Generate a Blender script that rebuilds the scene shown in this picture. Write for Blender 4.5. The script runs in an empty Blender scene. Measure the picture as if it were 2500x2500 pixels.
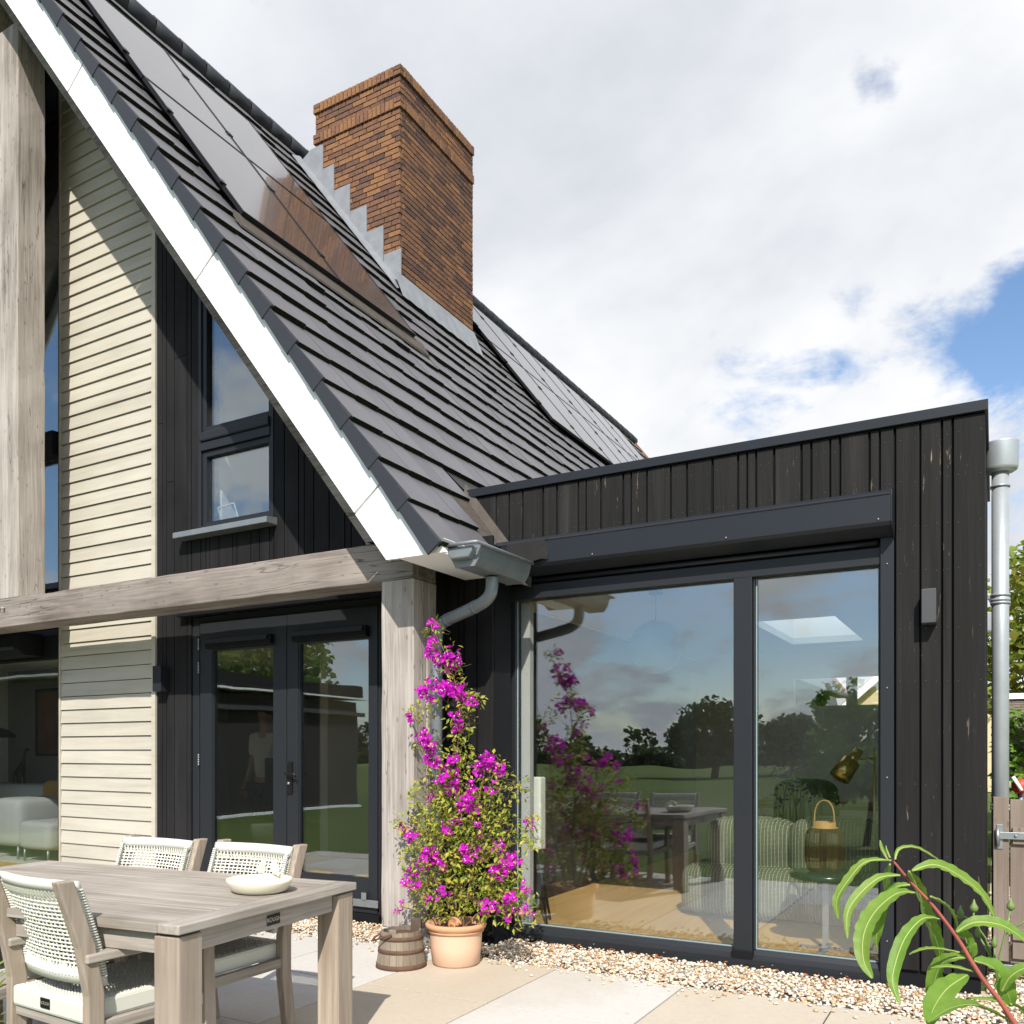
import bpy, bmesh, math, random
from mathutils import Vector, Matrix
random.seed(7)
R = math.radians
SC = bpy.context.scene
COL = SC.collection

# ------------------------------------------------------------------ camera
cam_d = bpy.data.cameras.new('camera'); cam = bpy.data.objects.new('camera', cam_d); COL.objects.link(cam)
cam_d.sensor_width = 36.0; cam_d.sensor_fit = 'HORIZONTAL'
cam_d.lens = 36.0 * 2103 / 2500
cam_d.shift_y = (1835 - 1250) / 2500
cam_d.clip_start = 0.05; cam_d.clip_end = 2000
cam.location = (0, 0, 1.35); cam.rotation_euler = (R(90), 0, R(29.297))
SC.camera = cam

# ------------------------------------------------------------------ world / sky
SUN_EL, SUN_AZ = R(42.3), math.atan2(0.49, -1.0)      # sun towards (+.49, -1) in plan
W = bpy.data.worlds.new('World'); SC.world = W; W.use_nodes = True
nt = W.node_tree; nt.nodes.clear()
def N(t, **k):
    n = nt.nodes.new(t)
    for a, v in k.items(): setattr(n, a, v)
    return n
out = N('ShaderNodeOutputWorld'); sky = N('ShaderNodeTexSky', sky_type='NISHITA', sun_disc=False)
sky.sun_elevation = SUN_EL; sky.sun_rotation = SUN_AZ; sky.air_density = 1.0; sky.dust_density = 0.6; sky.ozone_density = 2.0
bg_sky = N('ShaderNodeBackground'); bg_sky.inputs[1].default_value = 0.15
hs = N('ShaderNodeHueSaturation'); hs.inputs['Saturation'].default_value = 1.05; hs.inputs['Value'].default_value = 1.0
nt.links.new(sky.outputs[0], hs.inputs['Color']); nt.links.new(hs.outputs[0], bg_sky.inputs[0])
tc = N('ShaderNodeTexCoord'); sep = N('ShaderNodeSeparateXYZ'); nt.links.new(tc.outputs['Generated'], sep.inputs[0])
def M(op, a, b=None, c=None):
    n = N('ShaderNodeMath', operation=op)
    for i, v in enumerate((a, b, c)):
        if v is None: continue
        if isinstance(v, (int, float)): n.inputs[i].default_value = v
        else: nt.links.new(v, n.inputs[i])
    return n.outputs[0]
zc = M('ADD', M('MAXIMUM', sep.outputs['Z'], 0.0), 0.38)
cx = N('ShaderNodeCombineXYZ')
nt.links.new(M('DIVIDE', sep.outputs['X'], zc), cx.inputs[0]); nt.links.new(M('DIVIDE', sep.outputs['Y'], zc), cx.inputs[1])
def noise(scale, det, rough, off):
    mp = N('ShaderNodeMapping'); mp.inputs['Location'].default_value = off
    nt.links.new(cx.outputs[0], mp.inputs[0])
    n = N('ShaderNodeTexNoise'); n.inputs['Scale'].default_value = scale; n.inputs['Detail'].default_value = det; n.inputs['Roughness'].default_value = rough
    n.inputs['Distortion'].default_value = 0.25
    nt.links.new(mp.outputs[0], n.inputs['Vector']); return n.outputs[0]
n_cov = noise(1.55, 10, 0.62, (3.1, 1.7, 0.4))
n_det = noise(2.2, 9, 0.55, (7.3, 2.2, 1.4))
def lobe(d, sharp):                                   # where one bank of cloud / one gap stands in the sky
    vm = N('ShaderNodeVectorMath', operation='DOT_PRODUCT'); nt.links.new(tc.outputs['Generated'], vm.inputs[0])
    vm.inputs[1].default_value = Vector(d).normalized()
    return M('POWER', M('MAXIMUM', vm.outputs['Value'], 0.0), sharp)
n_hi = noise(7.0, 8, 0.6, (1.3, 4.2, 2.4))
cov = M('ADD', M('ADD', n_cov, M('MULTIPLY', M('SUBTRACT', n_hi, 0.5), 0.42)), M('MULTIPLY', lobe((-.25, .80, .55), 2.0), 0.26))
for d, s, a in (((.055, .93, .365), 330, .30), ((-.03, .93, .372), 300, .17), ((-.093, .807, .583), 1500, .115), ((-.548, .549, .631), 1200, .035),
                ((-.17, .916, .352), 260, .13), ((-.27, .89, .335), 260, .11)):
    cov = M('SUBTRACT', cov, M('MULTIPLY', lobe(d, s), a))
rmp = N('ShaderNodeMapRange', interpolation_type='SMOOTHSTEP')
rmp.inputs['From Min'].default_value = 0.44; rmp.inputs['From Max'].default_value = 0.585
nt.links.new(cov, rmp.inputs['Value'])
cr = N('ShaderNodeValToRGB'); cr.color_ramp.elements[0].position = 0.34; cr.color_ramp.elements[0].color = (.66, .69, .74, 1)
cr.color_ramp.elements[1].position = 0.62; cr.color_ramp.elements[1].color = (.93, .94, .96, 1)
nt.links.new(n_det, cr.inputs[0])
bg_cl = N('ShaderNodeBackground'); bg_cl.inputs[1].default_value = 0.85; nt.links.new(cr.outputs[0], bg_cl.inputs[0])
mx = N('ShaderNodeMixShader'); nt.links.new(rmp.outputs[0], mx.inputs[0])
nt.links.new(bg_sky.outputs[0], mx.inputs[1]); nt.links.new(bg_cl.outputs[0], mx.inputs[2]); nt.links.new(mx.outputs[0], out.inputs[0])

sun_d = bpy.data.lights.new('sun', 'SUN'); sun = bpy.data.objects.new('sun', sun_d); COL.objects.link(sun)
sun_d.energy = 4.9; sun_d.angle = R(0.53); sun_d.color = (1.0, .945, .86)
sun.rotation_euler = Vector((-.49, 1.0, -1.02)).to_track_quat('-Z', 'Y').to_euler(); sun.location = (4, -8, 12)
SC.view_settings.view_transform = 'Standard'; SC.view_settings.look = 'None'
SC.view_settings.exposure = 0.35; SC.view_settings.gamma = 1.0; SC.view_settings.use_curve_mapping = False
SC.cycles.max_bounces = 10; SC.cycles.transparent_max_bounces = 16; SC.cycles.glossy_bounces = 5

# ------------------------------------------------------------------ materials
class Mat:
    def __init__(s, name):
        s.m = bpy.data.materials.new(name); s.m.use_nodes = True; s.t = s.m.node_tree; s.t.nodes.clear()
        s.out = s.n('ShaderNodeOutputMaterial'); s.tc = s.n('ShaderNodeTexCoord')
    def n(s, t, **k):
        x = s.t.nodes.new(t)
        for a, v in k.items(): setattr(x, a, v)
        return x
    def l(s, a, b): s.t.links.new(a, b)
    def noise(s, scale, detail=4, rough=.55, dist=0.0, sc=None, off=None, co='Object'):
        mp = s.n('ShaderNodeMapping'); s.l(s.tc.outputs[co], mp.inputs[0])
        if sc: mp.inputs['Scale'].default_value = sc
        if off: mp.inputs['Location'].default_value = off
        x = s.n('ShaderNodeTexNoise'); x.inputs['Scale'].default_value = scale; x.inputs['Detail'].default_value = detail
        x.inputs['Roughness'].default_value = rough; x.inputs['Distortion'].default_value = dist
        s.l(mp.outputs[0], x.inputs['Vector']); return x.outputs[0]
    def ramp(s, v, stops):
        r = s.n('ShaderNodeValToRGB'); e = r.color_ramp.elements
        e[0].position, e[0].color = stops[0][0], (*stops[0][1], 1)
        e[1].position, e[1].color = stops[-1][0], (*stops[-1][1], 1)
        for p, c in stops[1:-1]:
            k = e.new(p); k.color = (*c, 1)
        s.l(v, r.inputs[0]); return r.outputs[0]
    def mix(s, f, a, b, mode='MIX'):
        x = s.n('ShaderNodeMix', data_type='RGBA', blend_type=mode)
        for i, v in ((0, f), (6, a), (7, b)):
            if isinstance(v, (int, float)): x.inputs[i].default_value = v
            elif isinstance(v, tuple): x.inputs[i].default_value = (*v, 1)
            else: s.l(v, x.inputs[i])
        return x.outputs[2]
    def math(s, op, a, b):
        x = s.n('ShaderNodeMath', operation=op)
        for i, v in ((0, a), (1, b)):
            if isinstance(v, (int, float)): x.inputs[i].default_value = v
            else: s.l(v, x.inputs[i])
        return x.outputs[0]
    def rnd(s): return s.n('ShaderNodeObjectInfo').outputs['Random']
    def finish(s, col, rough=.6, metal=0.0, spec=.5, bump=None, bd=.01, bs=.5, coat=0.0, trans=None):
        b = s.n('ShaderNodeBsdfPrincipled')
        def put(i, v):
            if isinstance(v, (int, float)): b.inputs[i].default_value = v
            elif isinstance(v, tuple): b.inputs[i].default_value = (*v, 1)
            else: s.l(v, b.inputs[i])
        put('Base Color', col); put('Roughness', rough); put('Metallic', metal); put('Specular IOR Level', spec); put('Coat Weight', coat)
        if coat: b.inputs['Coat Roughness'].default_value = .05
        if bump is not None:
            bn = s.n('ShaderNodeBump'); bn.inputs['Distance'].default_value = bd; bn.inputs['Strength'].default_value = bs
            s.l(bump, bn.inputs['Height']); s.l(bn.outputs[0], b.inputs['Normal'])
        o = b.outputs[0]
        if trans is not None:
            tr = s.n('ShaderNodeBsdfTranslucent')
            if isinstance(col, tuple): tr.inputs[0].default_value = (*col, 1)
            else: s.l(col, tr.inputs[0])
            ms = s.n('ShaderNodeMixShader'); ms.inputs[0].default_value = trans
            s.l(o, ms.inputs[1]); s.l(tr.outputs[0], ms.inputs[2]); o = ms.outputs[0]
        s.l(o, s.out.inputs[0]); return s.m

def plain(name, col, rough=.6, metal=0.0, spec=.5, var=.12, scale=6, bs=.15, **k):
    m = Mat(name); n = m.noise(scale, 6, .6); n2 = m.noise(scale * 14, 3, .6)
    c = m.mix(m.math('MULTIPLY', n, 1.0), tuple(x * (1 - var) for x in col), tuple(min(1, x * (1 + var)) for x in col))
    return m.finish(c, rough, metal, spec, bump=n2, bd=.002, bs=bs, **k)

def wood(name, axis, light, mid, dark, scale=1.0, cracks=True, rough=.8, bs=.5, finew=.6, crackw=.006, per_obj=0.0, spec=.3):
    """grain stretched along one axis ('X','Y','Z')"""
    m = Mat(name); st = [9.0, 9.0, 9.0]; st['XYZ'.index(axis)] = .55
    fine = [70.0, 70.0, 70.0]; fine['XYZ'.index(axis)] = 2.2
    g = m.noise(1.0 * scale, 6, .65, .6, sc=tuple(st)); f = m.noise(1.0 * scale, 4, .6, .2, sc=tuple(fine))
    big = m.noise(1.6, 4, .5)
    c = m.ramp(g, [(.28, dark), (.5, mid), (.72, light)])
    c = m.mix(m.math('MULTIPLY', m.ramp(f, [(.35, (0, 0, 0)), (.7, (1, 1, 1))]), finew), c, dark)
    c = m.mix(m.ramp(big, [(.35, (0, 0, 0)), (.7, (.5, .5, .5))]), c, light)
    h = m.math('ADD', m.math('MULTIPLY', g, .5), m.math('MULTIPLY', f, .5))
    if cracks:
        cs = [10.0, 10.0, 10.0]; cs['XYZ'.index(axis)] = .5
        w = m.noise(.8 * scale, 3, .5, .9, sc=tuple(cs), off=(3, 5, 1))
        line = m.ramp(w, [(.4985 - crackw, (1, 1, 1)), (.4985, (.10, .10, .10)), (.4985 + crackw, (1, 1, 1))])
        msk = m.ramp(m.noise(1.1, 2, .5, off=(8, 2, 4)), [(.42, (0, 0, 0)), (.55, (1, 1, 1))])
        cr_ = m.mix(msk, (1, 1, 1), line)
        c = m.mix(.85, c, cr_, 'MULTIPLY')
        h = m.math('MULTIPLY', h, cr_)
        kn = m.n('ShaderNodeTexVoronoi'); ks = [3.6, 3.6, 3.6]; ks['XYZ'.index(axis)] = 1.5
        mp = m.n('ShaderNodeMapping'); mp.inputs['Scale'].default_value = ks; m.l(m.tc.outputs['Object'], mp.inputs[0]); m.l(mp.outputs[0], kn.inputs['Vector'])
        kd = m.ramp(kn.outputs['Distance'], [(.04, (.25, .2, .17)), (.12, (.75, .7, .68)), (.2, (1, 1, 1))])
        c = m.mix(.6, c, kd, 'MULTIPLY')
    if per_obj:
        r = m.rnd(); c = m.mix(m.math('MULTIPLY', r, per_obj), c, tuple(x * .55 for x in mid))
    return m.finish(c, rough, 0, spec, bump=h, bd=.006, bs=bs)

OAK_L, OAK_M, OAK_D = (.51, .465, .425), (.355, .315, .28), (.15, .128, .11)
m_oak_z = wood('weathered_oak_upright', 'Z', OAK_L, OAK_M, OAK_D, finew=.75)
m_oak_x = wood('weathered_oak_level', 'X', (.38, .335, .30), (.22, .185, .16), (.085, .068, .056), finew=.75, crackw=.011)
TK_L, TK_M, TK_D = (.50, .42, .35), (.34, .27, .215), (.20, .15, .115)
m_teak_x = wood('weathered_teak_long', 'X', (.55, .505, .45), (.375, .332, .288), (.155, .128, .102), cracks=False, finew=.8, rough=.75, per_obj=.25)
m_teak_y = wood('weathered_teak_cross', 'Y', (.55, .505, .45), (.375, .332, .288), (.155, .128, .102), cracks=False, finew=.8, rough=.75, per_obj=.2)
m_teak_z = wood('weathered_teak_upright', 'Z', (.50, .43, .36), (.34, .275, .215), (.16, .115, .08), cracks=False, finew=.75, rough=.75, per_obj=.2)
m_side = wood('cream_glazed_board', 'X', (.53, .497, .42), (.465, .434, .36), (.365, .338, .275), cracks=False, rough=.7, bs=.2, finew=.35, per_obj=.12)
m_black = wood('black_stained_board', 'Z', (.026, .025, .026), (.014, .0135, .014), (.006, .006, .006), cracks=False, rough=.75, bs=.5, per_obj=.4, spec=.16)
def black_worn():
    m = Mat('black_stained_board_worn'); f = m.noise(1, 5, .6, .3, sc=(70, 70, 2.2)); g = m.noise(1, 5, .6, .6, sc=(9, 9, .6))
    c = m.ramp(g, [(.3, (.010, .0095, .0095)), (.55, (.019, .018, .0175)), (.75, (.036, .033, .030))])
    w = m.noise(1, 6, .7, .5, sc=(42, 42, 5)); big = m.noise(2.6, 3, .5, off=(4, 1, 2))
    wear = m.math('MULTIPLY', m.ramp(w, [(.63, (0, 0, 0)), (.68, (1, 1, 1))]), m.ramp(big, [(.48, (0, 0, 0)), (.60, (1, 1, 1))]))
    c = m.mix(wear, c, (.30, .22, .15)); r = m.rnd(); c = m.mix(m.math('MULTIPLY', r, .6), c, (.009, .0088, .0088))
    return m.finish(c, .72, 0, .18, bump=m.math('ADD', f, g), bd=.005, bs=.6)
m_black_worn = black_worn()
m_anth = plain('anthracite_paint', (.0165, .0185, .022), .45, 0, .3, var=.06, bs=.05)
m_anth_dk = plain('near_black_anthracite', (.008, .0085, .010), .7, 0, .15, var=.05)  # one near-black tone for wall backings, cassettes, vents and flat roofs
m_coping = plain('anthracite_aluminium', (.015, .0175, .022), .42, .0, .3, var=.12, scale=2.5, bs=.06)
m_white = plain('white_painted_board', (.86, .86, .85), .55, 0, .4, var=.015, bs=.03)
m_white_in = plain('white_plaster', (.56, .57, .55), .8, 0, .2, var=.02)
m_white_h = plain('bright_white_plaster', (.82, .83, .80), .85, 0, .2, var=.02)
m_zinc = plain('weathered_zinc', (.22, .245, .26), .5, .45, .5, var=.22, scale=9, bs=.12)
m_zinc_l = plain('bright_zinc', (.40, .43, .45), .42, .4, .5, var=.2, scale=7, bs=.1)
m_lead = plain('lead_flashing', (.25, .265, .285), .6, .25, .5, var=.35, scale=7, bs=.35)
m_lead_dk = plain('dark_lead_flashing', (.085, .072, .062), .8, 0, .2, var=.5, scale=11, bs=.5)
m_steel = plain('galvanised_steel', (.30, .32, .33), .42, .7, .5, var=.2, scale=20)
m_rust = plain('rusty_iron', (.13, .075, .05), .85, .2, .3, var=.45, scale=25, bs=.5)

def tile_top():
    m = Mat('slate_grey_roof_tile'); n = m.noise(3, 5, .6); f = m.noise(60, 3, .6); st = m.noise(1, 4, .6, .3, sc=(5, 40, 5))
    c = m.mix(n, (.088, .087, .097), (.14, .137, .151)); c = m.mix(m.math('MULTIPLY', st, .35), c, (.22, .21, .22))
    c = m.mix(m.math('MULTIPLY', m.rnd(), .55), c, (.075, .07, .076)); lc = m.noise(7, 6, .75, off=(4, 1, 7)); c = m.mix(m.ramp(lc, [(.62, (0, 0, 0)), (.72, (.5, .5, .5))]), c, (.20, .20, .185))
    return m.finish(c, .5, 0, .5, bump=f, bd=.001, bs=.3)
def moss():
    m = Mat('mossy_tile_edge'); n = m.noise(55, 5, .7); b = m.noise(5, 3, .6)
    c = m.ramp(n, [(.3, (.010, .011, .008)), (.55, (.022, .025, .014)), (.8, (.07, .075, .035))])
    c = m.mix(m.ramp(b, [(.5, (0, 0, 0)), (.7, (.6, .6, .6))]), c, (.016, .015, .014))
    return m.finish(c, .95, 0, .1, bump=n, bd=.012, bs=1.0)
m_tile, m_moss = tile_top(), moss()
m_verge = plain('dark_grey_verge_tile', (.030, .033, .040), .55, 0, .3, var=.12, scale=4)
def panel_mat():
    m = Mat('solar_glass'); n = m.noise(1, 2, .5, sc=(1.2, 60, 1.2))
    c = m.mix(n, (.030, .022, .019), (.050, .036, .030))
    return m.finish(c, .24, 0, .75, coat=.55)
m_panel = panel_mat()
m_black_al = plain('black_aluminium', (.012, .012, .013), .4, .3, .5)

def brick_mat(name, a, b):
    m = Mat(name); n = m.noise(22, 6, .7, .8); f = m.noise(70, 4, .7)
    c = m.mix(m.ramp(n, [(.35, (0, 0, 0)), (.68, (1, 1, 1))]), a, b)
    return m.finish(c, .88, 0, .25, bump=m.math('ADD', n, f), bd=.012, bs=.7)
m_bricks = [brick_mat('orange_brown_brick', (.285, .145, .070), (.205, .105, .055)), brick_mat('red_brown_brick', (.235, .12, .068), (.14, .073, .048)),
            brick_mat('brown_brick', (.175, .094, .060), (.105, .060, .043)), brick_mat('dark_purple_brick', (.13, .075, .06), (.06, .04, .035))]
m_mortar = plain('dark_brown_mortar', (.13, .085, .055), .95, 0, .1, var=.3, scale=20)  # dark brown joints between the bricks

def glass(name, refl, tint):
    m = Mat(name); t = m.n('ShaderNodeBsdfTransparent'); t.inputs[0].default_value = (*tint, 1)
    g = m.n('ShaderNodeBsdfGlossy'); g.inputs['Roughness'].default_value = 0.0; g.inputs[0].default_value = (.88, .95, 1.0, 1)
    bn = m.n('ShaderNodeBump'); bn.inputs['Distance'].default_value = .0016; bn.inputs['Strength'].default_value = 1.0
    m.l(m.noise(1.7, 1, .4), bn.inputs['Height']); m.l(bn.outputs[0], g.inputs['Normal'])
    lw = m.n('ShaderNodeLayerWeight'); lw.inputs['Blend'].default_value = .5
    f5 = m.math('POWER', lw.outputs['Facing'], 3.2); fac = m.math('ADD', refl, m.math('MULTIPLY', f5, 1.0 - refl))
    x = m.n('ShaderNodeMixShader'); m.l(fac, x.inputs[0]); m.l(t.outputs[0], x.inputs[1]); m.l(g.outputs[0], x.inputs[2])
    m.l(x.outputs[0], m.out.inputs[0]); return m.m
m_glass = glass('window_glass', .15, (.97, .98, .975))
m_glass_dk = glass('coated_window_glass', .155, (.93, .95, .94))
def wood_floor():
    m = Mat('oak_plank_floor'); g = m.noise(1, 6, .6, .6, sc=(14, .9, 9)); b = m.noise(1, 2, .5, sc=(7.5, .6, 1))
    c = m.ramp(g, [(.3, (.46, .28, .095)), (.55, (.58, .375, .145)), (.8, (.66, .45, .20))]); c = m.mix(m.math('MULTIPLY', b, .5), c, (.54, .33, .115))
    return m.finish(c, .42, 0, .4, bump=g, bd=.001, bs=.2)
m_floor = wood_floor()
def stone(name, a, b):
    m = Mat(name); n = m.noise(1.4, 6, .6); f = m.noise(30, 5, .65); p = m.noise(160, 2, .5)
    c = m.mix(n, a, b); c = m.mix(m.ramp(f, [(.35, (0, 0, 0)), (.8, (.4, .4, .4))]), c, tuple(x * .75 for x in a))
    c = m.mix(m.ramp(p, [(.28, (.7, .7, .7)), (.34, (0, 0, 0))]), c, tuple(x * .6 for x in a))
    st = m.noise(.7, 5, .6, .5, off=(3, 7, 0)); c = m.mix(m.ramp(st, [(.50, (0, 0, 0)), (.70, (.6, .6, .6))]), c, (.42, .35, .26)); sp_ = m.noise(5, 7, .75, .4, off=(1, 9, 0)); c = m.mix(m.ramp(sp_, [(.60, (0, 0, 0)), (.72, (.35, .35, .35))]), c, (.30, .26, .20))
    return m.finish(c, .72, 0, .3, bump=f, bd=.003, bs=.3)
m_slabs = [stone('pale_concrete_slab', (.53, .505, .465), (.60, .575, .535)), stone('warm_concrete_slab', (.48, .42, .335), (.56, .49, .39)), stone('grey_concrete_slab', (.47, .445, .41), (.56, .53, .49))]
m_joint = plain('sandy_joint', (.09, .075, .06), .95, 0, .1, var=.4, scale=30)
m_peb = [plain(n, c, .75, 0, .35, var=.3, scale=60) for n, c in (('cream_pebble', (.62, .53, .41)), ('ochre_pebble', (.50, .35, .20)), ('white_pebble', (.72, .66, .57)), ('grey_pebble', (.28, .26, .24)), ('rust_pebble', (.40, .22, .11)))]
m_gbase = plain('gravel_bed', (.55, .46, .35), .9, 0, .2, var=.5, scale=70, bs=.8)
def grass():
    m = Mat('lawn_grass'); a = m.noise(.05, 5, .6); b = m.noise(2.5, 6, .7); c_ = m.noise(60, 3, .7)
    c = m.ramp(a, [(.35, (.10, .15, .04)), (.55, (.16, .20, .06)), (.7, (.24, .24, .10))])
    c = m.mix(m.math('MULTIPLY', b, .7), c, (.04, .075, .018))
    return m.finish(c, .95, 0, .1, bump=c_, bd=.03, bs=1.0)
m_grass = grass()
def leaf(name, stops, scale, tr=.35, rough=.45, spec=.4):
    m = Mat(name); n = m.noise(scale, 3, .6)
    return m.finish(m.ramp(n, stops), rough, 0, spec, trans=tr)
m_leaf_bg = leaf('yellow_green_leaf', [(.30, (.075, .16, .02)), (.44, (.22, .30, .035)), (.56, (.46, .44, .06)), (.74, (.52, .33, .09))], 14)
m_bract = leaf('magenta_bract', [(.3, (.50, .012, .46)), (.55, (.70, .02, .62)), (.75, (.70, .05, .48))], 18, .4, .6, .2)
m_bract_old = leaf('faded_pink_bract', [(.3, (.55, .18, .20)), (.7, (.66, .36, .26))], 18, .35, .7, .1)
m_stem = plain('brown_stem', (.19, .12, .07), .85, var=.4, scale=30)
m_leaf_peach = None
m_leaf_tree = leaf('tree_leaf', [(.3, (.12, .19, .025)), (.5, (.24, .30, .045)), (.66, (.40, .34, .06)), (.8, (.42, .22, .06))], 1.6, .5)
m_leaf_ivy = leaf('ivy_leaf', [(.3, (.06, .14, .02)), (.5, (.15, .28, .04)), (.7, (.28, .38, .07))], 5, .4)
m_leaf_far = leaf('dark_far_leaf', [(.3, (.03, .055, .016)), (.6, (.065, .10, .03)), (.8, (.10, .13, .045))], .6)
m_bark = plain('tree_bark', (.10, .08, .06), .95, var=.4, scale=12, bs=.6)
m_terra = plain('pale_terracotta', (.66, .44, .31), .8, 0, .25, var=.10, scale=6, bs=.2)
m_terra_rim = plain('terracotta_rim', (.56, .30, .17), .85, 0, .2, var=.15, scale=18, bs=.3)
m_soil = plain('potting_soil', (.05, .035, .025), 1.0, var=.5, scale=60, bs=1)
m_rope = plain('cream_rope', (.66, .66, .58), .85, 0, .2, var=.08, scale=40, bs=.4)
m_ropewrap = Mat('cream_rope_wrapped')
def ropewrap():
    m = m_ropewrap; w = m.n('ShaderNodeTexWave', wave_type='BANDS', bands_direction='X'); w.inputs['Scale'].default_value = 38
    m.l(m.tc.outputs['Object'], w.inputs['Vector'])
    c = m.mix(w.outputs['Fac'], (.60, .60, .53), (.72, .72, .65)); return m.finish(c, .85, 0, .2, bump=w.outputs['Fac'], bd=.003, bs=.5)
m_wrap = ropewrap()
m_ceramic = plain('cream_glazed_ceramic', (.74, .70, .56), .3, 0, .5, var=.06, scale=12)
m_plate = plain('black_metal_plate', (.014, .014, .013), .35, .4, .5)
m_gold = plain('brass', (.62, .44, .16), .28, 1.0, .5, var=.08)
m_pale_let = plain('pale_metal_lettering', (.50, .48, .42), .4, .6, .5)
m_bw = wood('grey_bucket_wood', 'Z', (.34, .29, .225), (.20, .16, .115), (.09, .068, .048), cracks=False, rough=.9, per_obj=.4)
m_gatew = wood('grey_brown_gate_wood', 'Z', (.34, .28, .235), (.215, .17, .138), (.11, .085, .066), rough=.85, per_obj=.25)
m_darkint = plain('charcoal_paint', (.03, .03, .032), .6)
m_blackmetal = plain('black_stove_steel', (.01, .01, .011), .45, .3, .5)

# ------------------------------------------------------------------ mesh builder
class MB:
    def __init__(s): s.v = []; s.f = []; s.mi = []; s.sm = []
    def add(s, vs, fs, mi=0, sm=False):
        o = len(s.v); s.v += [tuple(v) for v in vs]
        for f in fs: s.f.append(tuple(i + o for i in f)); s.mi.append(mi); s.sm.append(sm)
        return s
    def box(s, x0, x1, y0, y1, z0, z1, mi=0, T=None):
        vs = [(x, y, z) for z in (z0, z1) for y in (y0, y1) for x in (x0, x1)]
        if T: vs = [T @ Vector(v) for v in vs]
        return s.add(vs, [(0, 2, 3, 1), (4, 5, 7, 6), (0, 1, 5, 4), (2, 6, 7, 3), (0, 4, 6, 2), (1, 3, 7, 5)], mi)
    def prism(s, poly, ax, a, b, mi=0):
        """poly: 2-D outline in the plane normal to ax; X -> (y,z), Y -> (x,z), Z -> (x,y)"""
        def p(q, w): return {'X': (w, q[0], q[1]), 'Y': (q[0], w, q[1]), 'Z': (q[0], q[1], w)}[ax]
        n = len(poly); ar = sum(poly[i][0] * poly[(i + 1) % n][1] - poly[(i + 1) % n][0] * poly[i][1] for i in range(n))
        if ar < 0: poly = poly[::-1]
        lo, hi = (a, b) if a < b else (b, a)
        if ax == 'Y': lo, hi = hi, lo
        vs = [p(q, lo) for q in poly] + [p(q, hi) for q in poly]
        return s.add(vs, [tuple(range(n - 1, -1, -1)), tuple(range(n, 2 * n))] + [(i, (i + 1) % n, n + (i + 1) % n, n + i) for i in range(n)], mi)
    def tube(s, pts, r, n=8, mi=0, sm=True, cap=True, flat=None):
        pts = [Vector(p) for p in pts]; k = len(pts); rs = r if isinstance(r, (list, tuple)) else [r] * k
        up = Vector((0, 0, 1)); vs = []; a = None
        for i, p in enumerate(pts):
            d = (pts[min(i + 1, k - 1)] - pts[max(i - 1, 0)])
            d = d.normalized() if d.length > 1e-9 else Vector((0, 0, 1))
            if a is None:
                a = d.cross(up); a = a.normalized() if a.length > .05 else d.cross(Vector((1, 0, 0))).normalized()
            else:
                a = (a - d * a.dot(d)); a = a.normalized() if a.length > 1e-6 else d.cross(up).normalized()
            b = d.cross(a)
            for j in range(n):
                t = 2 * math.pi * (j + .5) / n; vs.append(p + (a * math.cos(t) + b * math.sin(t)) * rs[i])
        fs = [(i * n + j, i * n + (j + 1) % n, (i + 1) * n + (j + 1) % n, (i + 1) * n + j) for i in range(k - 1) for j in range(n)]
        if cap: fs += [tuple(range(n - 1, -1, -1)), tuple(range((k - 1) * n, k * n))]
        return s.add(vs, fs, mi, sm)
    def lathe(s, prof, c=(0, 0, 0), n=24, mi=0, sm=True, sx=1.0, sy=1.0):
        k = len(prof); vs = [(c[0] + r * sx * math.cos(2 * math.pi * j / n), c[1] + r * sy * math.sin(2 * math.pi * j / n), c[2] + z) for r, z in prof for j in range(n)]
        fs = [(i * n + j, i * n + (j + 1) % n, (i + 1) * n + (j + 1) % n, (i + 1) * n + j) for i in range(k - 1) for j in range(n)]
        if prof[0][0] > 1e-4: fs.append(tuple(range(n - 1, -1, -1)))
        if prof[-1][0] > 1e-4: fs.append(tuple(range((k - 1) * n, k * n)))
        return s.add(vs, fs, mi, sm)
    def ball(s, c, r, n=12, m=8, mi=0, T=None):
        rx, ry, rz = r if isinstance(r, (tuple, list)) else (r, r, r)
        vs = []; 
        for i in range(m + 1):
            ph = math.pi * i / m - math.pi / 2
            for j in range(n):
                t = 2 * math.pi * j / n; q = Vector((rx * math.cos(ph) * math.cos(t), ry * math.cos(ph) * math.sin(t), rz * math.sin(ph)))
                if T: q = T @ q
                vs.append(q + Vector(c))
        fs = [(i * n + j, i * n + (j + 1) % n, (i + 1) * n + (j + 1) % n, (i + 1) * n + j) for i in range(m) for j in range(n)]
        return s.add(vs, fs, mi, True)
    def leaf(s, p, d, w, nrm, fold=.25, mi=0):
        """one folded leaf: base, left, tip, right"""
        p, d = Vector(p), Vector(d); sd = d.cross(nrm); sd = sd.normalized() * w if sd.length > 1e-6 else Vector((w, 0, 0)); u = Vector(nrm).normalized() * (w * fold)
        return s.add([p, p + d * .45 + sd + u, p + d, p + d * .45 - sd + u], [(0, 1, 2), (0, 2, 3)], mi)
    def mesh(s, name, mats):
        me = bpy.data.meshes.new(name); me.from_pydata(s.v, [], s.f)
        for m in (mats if isinstance(mats, (list, tuple)) else [mats]): me.materials.append(m)
        me.polygons.foreach_set('material_index', s.mi); me.polygons.foreach_set('use_smooth', s.sm); me.update(); return me

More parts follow.
